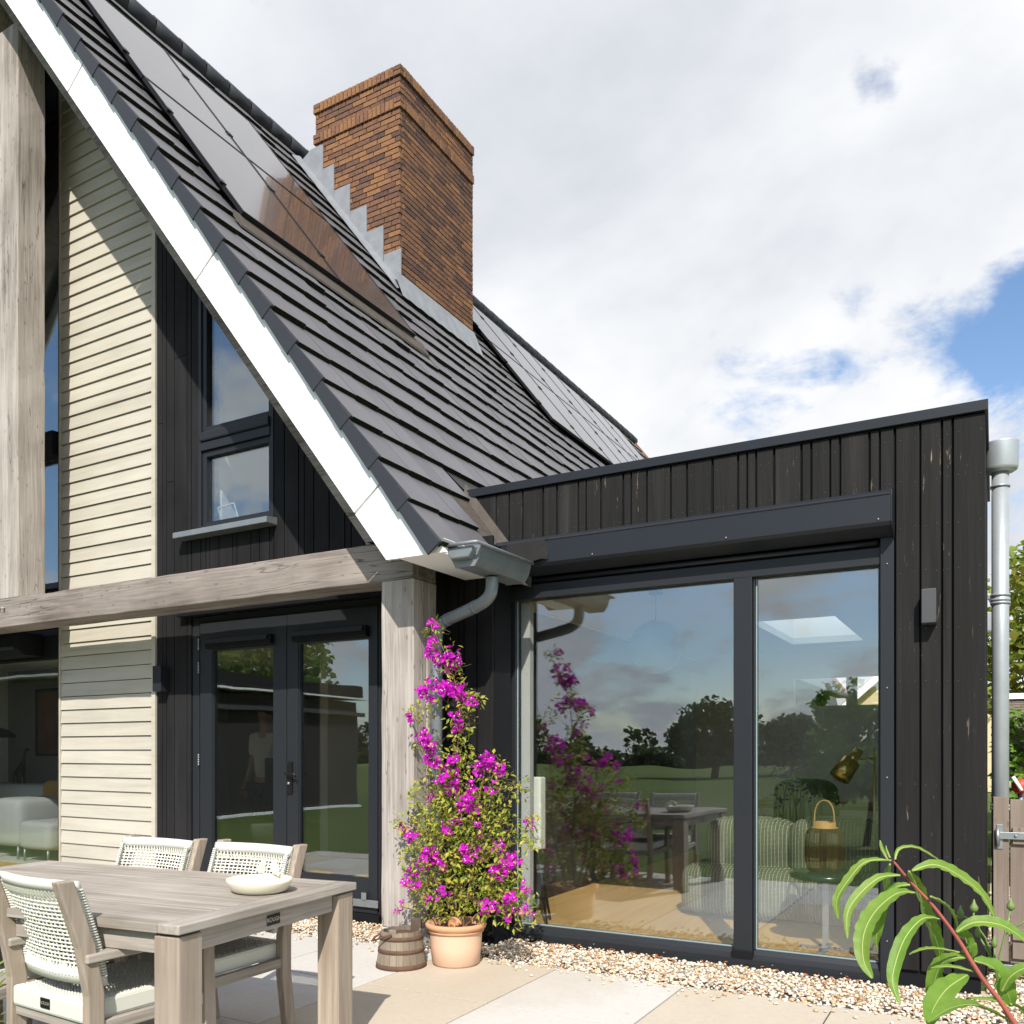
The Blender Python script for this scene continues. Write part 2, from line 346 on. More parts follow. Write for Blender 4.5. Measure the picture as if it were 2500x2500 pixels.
WM = {}
def wmat(o): return WM.get(o.name, Matrix())
def link(name, me, parent=None, loc=None, local=False, rot=None):
    """world-space mesh by default; local=True: loc/rot are in the parent's space"""
    o = bpy.data.objects.new(name, me); COL.objects.link(o)
    L = Matrix.Translation(Vector(loc or (0, 0, 0))) @ ((rot or Matrix()).to_4x4())
    if loc: o.location = loc
    if rot: o.rotation_euler = rot.to_euler()
    if parent:
        o.parent = parent
        if not local: o.matrix_parent_inverse = wmat(parent).inverted(); WM[o.name] = L
        else: WM[o.name] = wmat(parent) @ L
    else: WM[o.name] = L
    return o
def bevel(o, w=.004, seg=2):
    b = o.modifiers.new('bevel', 'BEVEL'); b.width = w; b.segments = seg; b.limit_method = 'ANGLE'; b.angle_limit = R(40); return o
def part(name, mb, mats, parent=None, bev=0, label=None, kind=None, **k):
    o = link(name, mb.mesh(name, mats), parent, **k)
    if bev: bevel(o, bev)
    if label: o['label'] = label
    if kind: o['kind'] = kind
    return o
def tag(o, label=None, cat=None, group=None, kind=None):
    if label: o['label'] = label
    if cat: o['category'] = cat
    if group: o['group'] = group
    if kind: o['kind'] = kind
    return o
def thing(name, label, cat, loc=(0, 0, 0), rz=0, group=None):
    o = bpy.data.objects.new(name, None); COL.objects.link(o); o.location = loc; o.rotation_euler = (0, 0, rz); o.empty_display_size = .1
    WM[o.name] = Matrix.Translation(loc) @ Matrix.Rotation(rz, 4, 'Z'); return tag(o, label, cat, group)
def dup(root, loc, rz, label, group=None):
    def cp(o, par):
        c = o.copy(); COL.objects.link(c)
        if par: c.parent = par; c.matrix_parent_inverse = o.matrix_parent_inverse.copy()
        for ch in kids.get(o.name, []): cp(ch, c)
        return c
    kids = {}
    for o in COL.objects:
        if o.parent: kids.setdefault(o.parent.name, []).append(o)
    c = cp(root, None); c.location = loc; c.rotation_euler = (0, 0, rz); c['label'] = label
    if group: c['group'] = group
    return c
def bx(*a, **k): return MB().box(*a, **k)

# ================================================================== GROUND
part('lawn', bx(-400, 400, -500, 400, -.5, -.03), m_grass, kind='structure')
patio = part('patio', bx(-9.0, .35, 1.85, 5.0, -.03, -.012), m_joint, kind='structure')
k = 0
for i in range(-7, 4):
    for j in range(4):
        x0, y0 = -2.373 + .8155 * i, 1.395 + .857 * j + .857 * 0
        x1, y1 = x0 + .8155 - .009, y0 + .857 - .009
        y0 = max(y0, 1.86)
        if x0 > .3 : continue
        mi = (0, 0, 2, 1, 0, 2)[random.randrange(6)]
        if (i, j) == (-1, 3): mi = 1
        if (i, j) in ((0, 3), (0, 2)): mi = 0
        if (i, j) in ((1, 3), (2, 3)): mi = 1
        dz = random.uniform(-.0012, .0012)
        part('paving_slab', bx(x0, x1, y0, y1, -.011, 0 + dz), m_slabs[mi], patio, bev=.0015)
gravel_bed = part('gravel_strip', bx(-9.5, 1.2, 5.0, 5.62, -.06, -.022), m_gbase, kind='structure')
part('gravel_path', bx(-.045, 2.2, 5.63, 18, -.06, -.022), m_gbase, kind='structure')
def pebbles(name, spots, rmin, rmax):
    mb = MB(); ico = [(0, 0, 1), (.89, 0, .45), (.28, .85, .45), (-.72, .53, .45), (-.72, -.53, .45), (.28, -.85, .45), (.72, .53, -.45), (-.28, .85, -.45), (-.89, 0, -.45), (-.28, -.85, -.45), (.72, -.53, -.45), (0, 0, -1)]
    fc = [(0, 1, 2), (0, 2, 3), (0, 3, 4), (0, 4, 5), (0, 5, 1), (1, 6, 2), (2, 7, 3), (3, 8, 4), (4, 9, 5), (5, 10, 1), (2, 6, 7), (3, 7, 8), (4, 8, 9), (5, 9, 10), (1, 10, 6), (6, 11, 7), (7, 11, 8), (8, 11, 9), (9, 11, 10), (10, 11, 6)]
    for (x, y, z) in spots:
        r = random.uniform(rmin, rmax); a, b, c = r * random.uniform(.8, 1.35), r * random.uniform(.7, 1.0), r * random.uniform(.5, .75)
        T = Matrix.Rotation(random.uniform(0, 6.3), 3, 'Z') @ Matrix.Rotation(random.uniform(-.5, .5), 3, 'X')
        mb.add([Vector((x, y, z)) + T @ Vector((v[0] * a, v[1] * b, v[2] * c)) for v in ico], fc, random.choices(range(5), (44, 20, 23, 7, 6))[0], True)
    return part(name, mb, m_peb, kind='stuff')
sp = []
for _ in range(11500):
    x = random.uniform(-5.6, .7); y = random.uniform(4.83, 5.44) if random.random() > .05 else random.uniform(4.79, 4.84)
    sp.append((x, y, random.uniform(-.016, .008)))
sp += [(random.uniform(-5.0, -.1), 4.81 - abs(random.gauss(0, .10)), .008) for _ in range(170)]
sp += [(random.uniform(-9, -5.6), random.uniform(4.82, 5.36), random.uniform(-.012, .004)) for _ in range(1200)]
tag(pebbles('gravel', sp, .007, .014), 'cream and ochre pebbles in the strip between paving and walls', 'gravel')
sp = [(random.uniform(-.04, .6), random.uniform(5.45, 9.5), random.uniform(-.018, .004)) for _ in range(3500)]
tag(pebbles('path_gravel', sp, .009, .018), 'cream pebbles on the side path behind the gate', 'gravel')
def fallen():
    mb = MB()
    for _ in range(70):
        if random.random() < .5: x, y = random.uniform(-1.0, -.25), random.uniform(5.2, 5.42)
        else: x, y = random.uniform(-3.2, -1.0), random.uniform(5.28, 5.43)
        a = random.uniform(0, 6.3); mb.leaf((x, y, .016), Vector((math.cos(a), math.sin(a), random.uniform(-.1, .35))) * .03, .011, (random.uniform(-.4, .4), random.uniform(-.4, .4), 1), .3)
    return part('fallen_leaves', mb, leaf('dry_leaf', [(.3, (.28, .08, .03)), (.7, (.45, .17, .07))], 30, .2), kind='stuff')
tag(fallen(), 'dry reddish leaves blown against the window frame on gravel', 'leaves')

# ================================================================== HOUSE
RS = 1.285; RK = -1.132                                   # roof plane  z = RK - RS*x
def rz(x, off=0.0): return RK + off - RS * x
CA = 1 / math.sqrt(1 + RS * RS); SA = RS * CA             # down-slope direction (CA,0,-SA), normal (SA,0,CA)
RIDGE = -8.32; Y0, Y1 = 4.345, 21.3
house = thing('gable_house', 'tall gabled house with steep dark tiled roof, oak frame, white bargeboard and cream cladding', 'house', (-7.0, 5.39, 0))
HX = (-13.25, -3.43)
# masonry shell behind the cladding, with openings for upper window, doors and both left windows
m_shell = m_anth_dk
sh = MB(); Yw0, Yw1 = 5.415, 5.60
def seg(x0, x1, z0, z1, slope=False):
    if not slope: sh.box(x0, x1, Yw0, Yw1, z0, z1); return
    sh.prism([(x0, z0), (x1, z0), (x1, rz(x1, -.5)), (x0, rz(x0, -.5))], 'Y', Yw0, Yw1)
seg(-8.28, -6.33, 2.62, 3.3); seg(-8.28, -6.24, 3.3, 3.36, True); 
sh.prism([(-8.28, 3.36), (-6.24, 3.36), (-6.24, rz(-6.24, -.5)), (-8.28, rz(-8.28, -.5))], 'Y', Yw0 + .001, Yw1)
seg(-8.28, -6.33, 0, 2.62); seg(-6.33, -4.2, 2.62, 3.30)
seg(-5.33, -3.45, 3.30, 3.301, True)
sh.prism([(-6.24, 5.45), (-5.33, 5.30), (-5.33, rz(-5.33, -.5)), (-6.24, rz(-6.24, -.5))], 'Y', Yw0, Yw1)
seg(-4.2, -3.45, 0, 3.3)
seg(-13.2, -8.28, 2.62, 3.02)
part('gable_wall', sh, m_shell, house)
part('side_wall', bx(-3.62, -3.46, 5.61, 20.9, 0, 3.3), m_darkint, house)
# slab roof body under the tiles (both slopes) 
rb = MB()
rb.prism([(-2.955, rz(-2.955, -.06)), (RIDGE, rz(RIDGE, -.06)), (-13.69, rz(-2.95, -.06)), (-13.69, rz(-2.95, -.36)), (RIDGE, rz(RIDGE, -.40)), (-3.208, 2.59), (-2.955, 2.59)], 'Y', 4.40, 21.2)
roof = part('roof', rb, m_darkint, house)
# ---- tiles
TP = .2306; GA = TP / CA; TW = .2465
def tile_mesh(w, L, th=.046, lip=.0):
    """origin at the lower front-left top edge; x' down-slope; tile runs up-slope from its lower edge"""
    mb = MB(); D = Vector((CA, 0, -SA)); Nn = Vector((SA, 0, CA)); 
    def P(s, y, h): return D * -s + Vector((0, y, 0)) + Nn * h
    g = .003
    top0, top1 = 0.0, -.036
    a = [P(0, 0, top0), P(0, w - g, top0), P(L, w - g, top1), P(L, 0, top1)]
    b = [P(0, 0, top0 - th), P(0, w - g, top0 - th), P(L, w - g, top1 - .02), P(L, 0, top1 - .02)]
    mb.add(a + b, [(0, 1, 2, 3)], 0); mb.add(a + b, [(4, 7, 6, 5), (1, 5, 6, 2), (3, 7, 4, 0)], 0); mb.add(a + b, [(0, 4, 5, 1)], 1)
    return mb
tA = tile_mesh(TW, GA + .055).mesh('roof_tile', [m_tile, m_moss]); tB = tile_mesh(.315, GA + .055).mesh('roof_tile_wide', [m_tile, m_moss])
P1 = (-7.57, -5.20, 4.86, 7.19)                            # panel fields: x0,x1,y0,y1
P2 = (-7.86, -5.55, 11.28, 19.3)
CH = (-7.64, -6.29, 8.44, 10.10)                           # chimney footprint
tiles = []; 
for r_ in range(24):
    x = -2.922 - TP * r_
    if x < RIDGE + .12: continue
    ymax = (5.05, 5.17, 5.27)[r_] if r_ < 3 else Y1
    y = Y0; c = 0
    while y < ymax - .05:
        w = .315 if c == 0 else TW
        if y + w > ymax + .12 and r_ >= 3: break
        xm, ym = x - TP * .5, y + w * .5
        def inside(b, mx, my): return b[0] + mx < xm < b[1] - mx and b[2] + my < ym < b[3] - my
        if not (inside(P1, .22, .2) or inside(P2, .22, .2) or inside(CH, .1, .1)):
            tiles.append((x, y, c == 0, r_))
        y += w; c += 1
cv = Vector((0, 0, 1.35))
tiles.sort(key=lambda t: (Vector((t[0], t[1], rz(t[0]))) - cv).length)
restT = MB(); proto = {False: tile_mesh(TW, GA + .055), True: tile_mesh(.315, GA + .055)}
for i, (x, y, wide, r_) in enumerate(tiles):
    j = random.uniform(-.006, .006); p = Vector((x + j * .5, y, rz(x) + j))
    if i < 300:
        o = link('roof_tile', tB if wide else tA, roof, loc=p)
        o.rotation_euler = (0, 0, 0)
        o.rotation_euler[0] = random.uniform(-.008, .008)
    else:
        q = proto[wide]
        for mi in (0, 1):
            restT.add([Vector(v) + p for v in q.v[:8]], [(0, 1, 2, 3), (4, 7, 6, 5), (1, 5, 6, 2), (3, 7, 4, 0)] if mi == 0 else [(0, 4, 5, 1)], mi)
part('distant_tiles', restT, [m_tile, m_moss], roof, kind='stuff')
# verge tiles hanging over the bargeboard
def verge_mesh():
    mb = MB(); D = Vector((CA, 0, -SA)); Nn = Vector((SA, 0, CA)); L = GA + .05
    def P(s, y, h): return D * -s + Vector((0, y, 0)) + Nn * h
    def slabp(s0, s1, h0a, h0b, h1a, h1b, ya, yb):
        vs = [P(s0, ya, h0a), P(s0, ya, h0b), P(s1, ya, h1b), P(s1, ya, h1a)]; vs += [v + Vector((0, yb - ya, 0)) for v in vs]
        mb.add(vs, [(0, 1, 2, 3), (7, 6, 5, 4), (0, 4, 5, 1), (1, 5, 6, 2), (2, 6, 7, 3), (3, 7, 4, 0)])
    slabp(0, L, -.122, .002, -.108, -.030, 0, .014)
    slabp(.0, .13, -.120, -.004, -.116, -.014, -.005, .0)
    return mb
vm = verge_mesh().mesh('verge_tile', m_verge)
for r_ in range(24):
    x = -2.922 - TP * r_
    o = link('verge_tile', vm, roof, loc=(x, Y0 - .018, rz(x))); bevel(o, .003, 1)
# ridge tiles
for i in range(48):
    y = 4.34 + i * .355
    if y > Y1: break
    mb = MB(); mb.tube([(RIDGE, y, rz(RIDGE) - .02), (RIDGE, y + .37, rz(RIDGE) + .0 - .03)], .115, 10, 0)
    part('ridge_tile', mb, m_verge, roof)
# far verge fascia edge
part('rear_verge', MB().prism([(-2.9, rz(-2.9, -.2)), (-2.9, rz(-2.9, .02)), (RIDGE, rz(RIDGE, .02)), (RIDGE, rz(RIDGE, -.2))], 'Y', Y1 + .0, Y1 + .04), m_bricks[0], roof)
# bargeboard: four white lengths with thin joints, soffit behind, small white strip under the verge
FL, FU = -1.759, -1.33
def xf(z, off): return (off - z) / RS
def barge(xa, xb, first=False):
    g = .004
    pts = [(xa, FL - RS * xa), (xb, FL - RS * xb)]
    # joints are square to the slope
    ua, ub = xa + (FU - FL) * CA * SA, xb + (FU - FL) * CA * SA
    top = [(ub, FU - RS * ub), (ua, FU - RS * ua)]
    if first: 
        pts = [(-3.365, FL + RS * 3.365), (xb, FL - RS * xb)]; top = [(-2.91, 2.565), (-2.976, 2.64), (-3.05, 2.60), (ub, FU - RS * ub)]; pts = [(-3.365, 2.565), (xb, FL - RS * xb)]; return part('bargeboard', MB().prism(pts + top[::-1], 'Y', 4.368, 4.392), m_white, house)
    return part('bargeboard', MB().prism(pts + top, 'Y', 4.368, 4.392), m_white, house, bev=.002)
js = [-3.365, -3.62, -5.105, -6.62, -8.2]
barge(-3.365, js[1] + .005, True)
for a, b in zip(js[1:-1], js[2:]): barge(a - .005, b + .005)
part('soffit', bx(-3.278, -2.945, 4.393, 5.165, 2.566, 2.585), m_white, house)
part('rake_soffit', MB().prism([(-3.36, rz(-3.36, -.46)), (-3.36, rz(-3.36, -.49)), (-8.3, rz(-8.3, -.49)), (-8.3, rz(-8.3, -.46))], 'Y', 4.393, 5.41), m_white, house)
part('eaves_board', bx(-2.96, -2.946, 4.40, 5.166, 2.586, 2.66), m_white, house)
# oak frame
m_oak_r = m_oak_x
part('oak_rafter', MB().prism([(-3.55, rz(-3.55, -.50)), (-3.35, rz(-3.35, -.5)), (-3.35, 2.79), (-3.83, 2.79 ), (-3.83, rz(-3.83, -.985)), (-8.25, rz(-8.25, -.985)), (-8.25, rz(-8.25, -.5))], 'Y', 4.735, 5.0), m_oak_x, house, bev=.006)
def rough_beam(name, x0, x1, y0, y1, z0, z1, mat, lab=None, parent=house):
    """hewn timber: subdivided box with slightly wandering faces"""
    mb = MB(); ax = max(range(3), key=lambda i: (x1 - x0, y1 - y0, z1 - z0)[i]); ext = (x1 - x0, y1 - y0, z1 - z0)
    n = max(2, int(ext[ax] / .22)); lo = (x0, y0, z0); hi = (x1, y1, z1); rings = []
    o = [i for i in range(3) if i != ax]
    for i in range(n + 1):
        t = lo[ax] + ext[ax] * i / n; ring = []
        for a, b in ((0, 0), (1, 0), (1, 1), (0, 1)):
            v = [0, 0, 0]; v[ax] = t; v[o[0]] = (lo, hi)[a][o[0]] + random.uniform(-.0035, .0035); v[o[1]] = (lo, hi)[b][o[1]] + random.uniform(-.0035, .0035)
            ring.append(tuple(v))
        rings.append(ring)
    vs = [v for r in rings for v in r]; fs = []
    flip = ax == 1
    for i in range(n):
        for j in range(4):
            f = (i * 4 + j, i * 4 + (j + 1) % 4, i * 4 + 4 + (j + 1) % 4, i * 4 + 4 + j); fs.append(f[::-1] if flip else f)
    e0, e1 = (3, 2, 1, 0), tuple(n * 4 + j for j in range(4)); fs += [e0[::-1], e1[::-1]] if flip else [e0, e1]
    mb.add(vs, fs); return part(name, mb, mat, parent, bev=.008, label=lab)
rough_beam('oak_beam', -13.22, -3.418, 4.73, 5.007, 2.522, 2.785, m_oak_x, 'horizontal grey oak beam')
rough_beam('oak_post', -3.688, -3.415, 4.732, 4.884, .145, 2.520, m_oak_z, 'weathered grey oak corner post')
rough_beam('oak_post', -3.688, -3.413, 4.886, 5.003, .145, 2.520, m_oak_z, 'rear half of the oak corner post')
rough_beam('oak_post', -8.715, -7.925, 4.735, 5.0, 2.788, 8.15, m_oak_z, 'tall oak king post above the beam')
# the far half of the gable, beyond the left picture edge
mx_ = lambda x: 2 * RIDGE - x
part('bargeboard', MB().prism([(mx_(x), z_) for x, z_ in ((-3.365, 2.565), (-8.315, FL + RS * 8.315), (-8.315, FU + RS * 8.315), (-2.976, 2.64), (-2.91, 2.565))], 'Y', 4.368, 4.392), m_white, house)
part('oak_rafter', MB().prism([(mx_(x), z_) for x, z_ in ((-3.83, 2.79), (-3.35, 2.79), (-3.35, rz(-3.35, -.5)), (-8.3, rz(-8.3, -.5)), (-8.3, rz(-8.3, -.985)), (-3.83, rz(-3.83, -.985)))], 'Y', 4.735, 5.0), m_oak_x, house)
rough_beam('oak_post', -13.22, -12.95, 4.735, 5.0, .0, 2.520, m_oak_z)
part('gable_wall', MB().box(-13.2, -11.3, 5.415, 5.6, 0, 2.62).prism([(-13.2, 3.02), (-11.3, 3.02), (-11.3, rz(mx_(-11.3), -.55)), (-13.2, rz(mx_(-13.2), -.55))], 'Y', 5.415, 5.6).prism([(-11.3, 7.9 - 2.6), (-8.3, 7.9), (-8.32, rz(-8.32, -.55)), (-11.3, rz(mx_(-11.3), -.55))], 'Y', 5.416, 5.6), m_black, house)
part('post_plinth', bx(-3.685, -3.42, 4.737, 5.0, -.03, .143), m_slabs[2], house, bev=.004)
for x, y in ((-3.60, 4.735), (-3.535, 4.735)): part('oak_peg', MB().tube([(x, y, 2.66), (x + .01, y - .035, 2.655)], .011, 8), m_oak_z, house)
for x in (-8.13, -8.20): part('oak_peg', MB().tube([(x, 4.735, 2.70), (x + .01, 4.70, 2.695)], .011, 8), m_oak_z, house)
# cream horizontal cladding
clad = part('cream_cladding', bx(-8.262, -6.806, 5.395, 5.413, .0, 8.6), m_side, house, label='cream horizontal weatherboarding')
clad.data.clear_geometry(); clad.data.from_pydata(*(lambda m: (m.v, [], m.f))(MB().prism([(-8.262, 0), (-6.81, 0), (-6.81, rz(-6.81, -.52)), (-8.262, rz(-8.262, -.52))], 'Y', 5.400, 5.413)))
clad.data.materials.clear(); clad.data.materials.append(m_anth_dk)
z = .03 - .134
while z < 8.8:
    z0, z1 = max(z, 0.0), z + .1235
    if z1 > .02:
        def xl(zz): return (RK - .52 - zz) / RS
        xr = min(-6.866, xl(z1))
        if xr > -8.23:
            mb = MB(); x0 = -8.248
            # overlapping board: bottom edge proud
            vs = [(x0, 5.366, z0), (xr, 5.366, z0), (xr, 5.382, z1 + .004), (x0, 5.382, z1 + .004), (x0, 5.399, z0), (xr, 5.399, z0), (xr, 5.399, z1 + .004), (x0, 5.399, z1 + .004)]
            mb.add(vs, [(0, 1, 2, 3), (5, 4, 7, 6), (0, 4, 5, 1), (3, 2, 6, 7), (0, 3, 7, 4), (1, 5, 6, 2)])
            part('cladding_board', mb, m_side, clad)
    z += .134
part('corner_trim', MB().prism([(-6.862, 0), (-6.81, 0), (-6.81, rz(-6.81, -.52)), (-6.862, rz(-6.862, -.52))], 'Y', 5.358, 5.399), m_side, clad)
part('corner_trim', MB().prism([(-8.266, 0), (-8.250, 0), (-8.250, rz(-8.25, -.52)), (-8.266, rz(-8.266, -.52))], 'Y', 5.358, 5.399), m_side, clad)
# black vertical boards on the gable
bclad = part('black_cladding', MB().prism([(-6.808, 0), (-6.34, 0), (-6.34, rz(-6.34, -.52)), (-6.808, rz(-6.808, -.52))], 'Y', 5.402, 5.414), m_anth_dk, house)
def vboard(x0, x1, z0, z1=None, y0=5.374, y1=5.401, parent=bclad, mat=None, off=-.52):
    xx = (x0 + .002, x1 - .002)
    if z1 is None: poly = [(xx[0], z0), (xx[1], z0), (xx[1], rz(xx[1], off)), (xx[0], rz(xx[0], off))]
    else: poly = [(xx[0], z0), (xx[1], z0), (xx[1], z1), (xx[0], z1)]
    return part('cladding_board', MB().prism(poly, 'Y', y0, y1), mat or m_black, parent, bev=.002)
for x0, x1, cut in ((-6.806, -6.73, 4.39), (-6.728, -6.676, None), (-6.672, -6.57, 3.83), (-6.564, -6.40, 4.95), (-6.396, -6.343, None), (-6.337, -6.245, None)):
    if cut: vboard(x0, x1, .05, cut); vboard(x0, x1, cut + .004)
    elif x0 == -6.337: vboard(x0, x1, 3.34)
    else: vboard(x0, x1, .05)
for x0, x1 in ((-6.334, -6.222), (-6.216, -6.156), (-6.15, -6.107), (-6.10, -5.991), (-5.985, -5.821), (-5.815, -5.769), (-5.763, -5.601), (-5.595, -5.499), (-5.493, -5.381), (-5.375, -5.333)):
    vboard(x0, x1, 2.64, 3.262)
for x0, x1 in ((-5.326, -5.213), (-5.206, -5.053), (-5.046, -4.99), (-4.984, -4.886), (-4.88, -4.722), (-4.716, -4.558), (-4.552, -4.493), (-4.487, -4.36), (-4.354, -4.25), (-4.244, -4.08), (-4.07, -3.98), (-3.97, -3.8)):
    vboard(x0, x1, 2.64)
vboard(-4.196, -4.0, .05, 2.64); vboard(-3.99, -3.8, .05, 2.64)
# recess to the right of the post: return boards
for x0, x1 in ((-3.46, -3.345), (-3.339, -3.295), (-3.289, -3.188), (-3.182, -3.055)):
    vboard(x0, x1, .06, 2.86, 5.168, 5.195)
part('recess_wall', bx(-3.46, -3.055, 5.197, 5.43, -.02, 2.8), m_anth_dk, house)
part('recess_side_board', bx(-3.47, -3.455, 5.0, 5.167, .0, 2.8), m_black, house)
# small wall light on the black boards
tag(part('wall_light', bx(-6.735, -6.625, 5.27, 5.373, 1.90, 2.135), m_anth, bev=.004), 'small dark box wall light on black boards left of the double doors', 'wall light', 'box wall lights')
# ---- windows / doors: generic framed opening
def frame(name, x0, x1, z0, z1, t, y0, y1, parent, mat=m_anth, bev=.003):
    mb = MB(); mb.box(x0, x0 + t, y0, y1, z0, z1); mb.box(x1 - t, x1, y0, y1, z0, z1); mb.box(x0 + t, x1 - t, y0, y1, z0, z0 + t); mb.box(x0 + t, x1 - t, y0, y1, z1 - t, z1)
    return part(name, mb, mat, parent, bev=bev)
def pane(x0, x1, z0, z1, y, parent, mat=m_glass, t=.012): return part('pane', bx(x0, x1, y, y + t, z0, z1), mat, parent)
uw = frame('window', -6.245, -5.332, 3.335, 5.62, .035, 5.37, 5.50, house)
frame('window_sash', -6.208, -5.348, 3.352, 4.035, .05, 5.385, 5.46, uw)
pane(-6.157, -5.362, 3.395, 3.99, 5.42, uw, m_glass_dk)
part('transom', bx(-6.21, -5.367, 5.362, 5.47, 4.04, 4.115), m_anth, uw, bev=.003)
part('transom', bx(-6.21, -5.367, 5.345, 5.47, 4.118, 4.20), m_anth, uw, bev=.012)
frame('window_sash', -6.208, -5.35, 4.203, 5.60, .05, 5.385, 5.46, uw)
pane(-6.157, -5.40, 4.25, 5.55, 5.42, uw, m_glass_dk)
part('sill', MB().prism([(5.25, 3.262), (5.40, 3.262), (5.40, 3.33), (5.25, 3.312)], 'X', -6.44, -5.29), m_zinc, house, bev=.004, label='pale grey window sill')
part('upper_room_reveal', bx(-6.24, -6.21, 5.61, 6.2, 3.3, 5.6), m_white_in, house)
# picture frame standing on the inside sill
pf = thing('picture_frame', 'small pale empty picture frame leaning inside the upper window', 'picture frame', (-5.98, 5.50, 3.40))
def pfbar(a, b): 
    mb = MB(); mb.tube([a, b], .009, 4, 0, False); return mb
for a, b in (((-6.085, 5.50, 3.405), (-6.105, 5.47, 3.545)), ((-6.105, 5.47, 3.545), (-5.905, 5.47, 3.56)), ((-5.905, 5.47, 3.56), (-5.87, 5.50, 3.405)), ((-6.085, 5.50, 3.405), (-5.87, 5.50, 3.405))):
    part('frame_bar', pfbar(a, b), m_side, pf)
# double doors
df = frame('door_frame', -6.335, -4.205, .015, 2.56, .085, 5.385, 5.53, house)
part('threshold', bx(-6.335, -4.205, 5.36, 5.52, -.02, .07), m_anth_dk, house, bev=.004)
part('door_head_blind_box', bx(-6.45, -3.8, 5.30, 5.40, 2.565, 2.635), m_anth_dk, house, bev=.004)
def door(x0, x1, g0, g1, hinge_x, handle=False):
    d = MB(); y0, y1 = 5.372, 5.44
    d.box(x0, g0, y0, y1, .075, 2.50); d.box(g1, x1, y0, y1, .075, 2.50); d.box(g0, g1, y0, y1, .075, .34); d.box(g0, g1, y0, y1, 2.245, 2.50)
    d = part('door', d, m_anth, house, bev=.003)
    part('door_panel', bx(g0 + .02, g1 - .02, 5.366, 5.3715, .105, .195), m_anth, d, bev=.002)
    pane(g0, g1, .34, 2.245, 5.40, d, m_glass_dk)
    part('bead', MB().box(g0, g0 + .012, 5.379, 5.399, .34, 2.245).box(g1 - .012, g1, 5.379, 5.399, .34, 2.245).box(g0 + .012, g1 - .012, 5.379, 5.399, .34, .352), m_anth, d)
    v = part('trickle_vent', bx(g0 - .035, g1 + .005, 5.325, 5.371, 2.262, 2.345), m_anth_dk, d, bev=.006)
    part('vent_flap', MB().prism([(5.30, 2.30), (5.324, 2.30), (5.324, 2.338), (5.312, 2.338)], 'X', g0 - .025, g1 - .02), m_anth, v)
    return d
d1 = door(-6.225, -5.184, -6.075, -5.328, -6.23); d2 = door(-5.176, -4.225, -5.052, -4.306, -4.2)
hm = MB()
hm.box(-5.168, -5.11, 5.355, 5.3715, 1.0, 1.265); 
hd = part('door_handle', hm, m_plate, d2, bev=.003)
part('lever', MB().tube([(-5.15, 5.355, 1.165), (-5.15, 5.32, 1.165), (-5.04, 5.315, 1.163), (-5.035, 5.32, 1.14)], [.009, .009, .008, .007], 8), m_plate, hd) if False else None
part('door_lever', MB().tube([(-5.15, 5.36, 1.165), (-5.15, 5.322, 1.167), (-5.10, 5.314, 1.168), (-5.04, 5.314, 1.166), (-5.03, 5.318, 1.135)], [.010, .010, .009, .008, .007], 8), m_plate, d2)
part('lock_cylinder', MB().tube([(-5.14, 5.36, 1.085), (-5.14, 5.345, 1.085)], .012, 10), m_steel, d2)
for za, zb in ((2.261, 2.366), (2.051, 2.156), (1.225, 1.33), (.35, .455)):
    mb = MB()
    for q in range(5): mb.tube([(-6.232, 5.362, za + (zb - za) * q / 5 + .002), (-6.232, 5.362, za + (zb - za) * (q + .86) / 5)], .0085, 8)
    part('hinge', mb, m_steel, d1)
for za in (.4, 1.25, 2.2): pass
latch = thing('door_stay', 'galvanised latch bracket fixed low beside the oak post', 'latch', (-4.25, 5.30, .16))
part('latch_plate', bx(-4.45, -4.20, 5.345, 5.357, .125, .185), m_steel, latch, bev=.004)
part('latch_hook', MB().tube([(-4.45, 5.34, .16), (-4.50, 5.335, .165), (-4.515, 5.335, .14)], .012, 6), m_steel, latch)
part('latch_tab', bx(-4.36, -4.31, 5.338, 5.345, .18, .24), m_steel, latch, bev=.004)
# living-room window left of the cladding, and tall window above it
lw = frame('window', -11.3, -8.27, .02, 2.60, .06, 5.39, 5.52, house)
pane(-11.24, -8.33, .08, 2.30, 5.44, lw, m_glass)
part('window_head', bx(-11.24, -8.33, 5.395, 5.5, 2.31, 2.54), m_anth_dk, lw)
cs = part('awning_cassette', MB().prism([(5.10, 2.40), (5.20, 2.33), (5.385, 2.33), (5.385, 2.56), (5.10, 2.56)], 'X', -11.2, -8.58), m_anth_dk, house, bev=.006)
part('cassette_lip', MB().tube([(-11.2, 5.10, 2.395), (-8.6, 5.10, 2.395)], .02, 8), m_anth, cs)
uw2 = frame('window', -11.3, -8.27, 3.02, 7.9, .06, 5.39, 5.52, house)
pane(-11.24, -8.33, 3.08, 4.36, 5.44, uw2, m_glass_dk); pane(-11.24, -8.33, 4.62, 7.84, 5.44, uw2, m_glass_dk)
part('transom', bx(-11.24, -8.33, 5.33, 5.5, 4.37, 4.61), m_anth_dk, uw2, bev=.004)
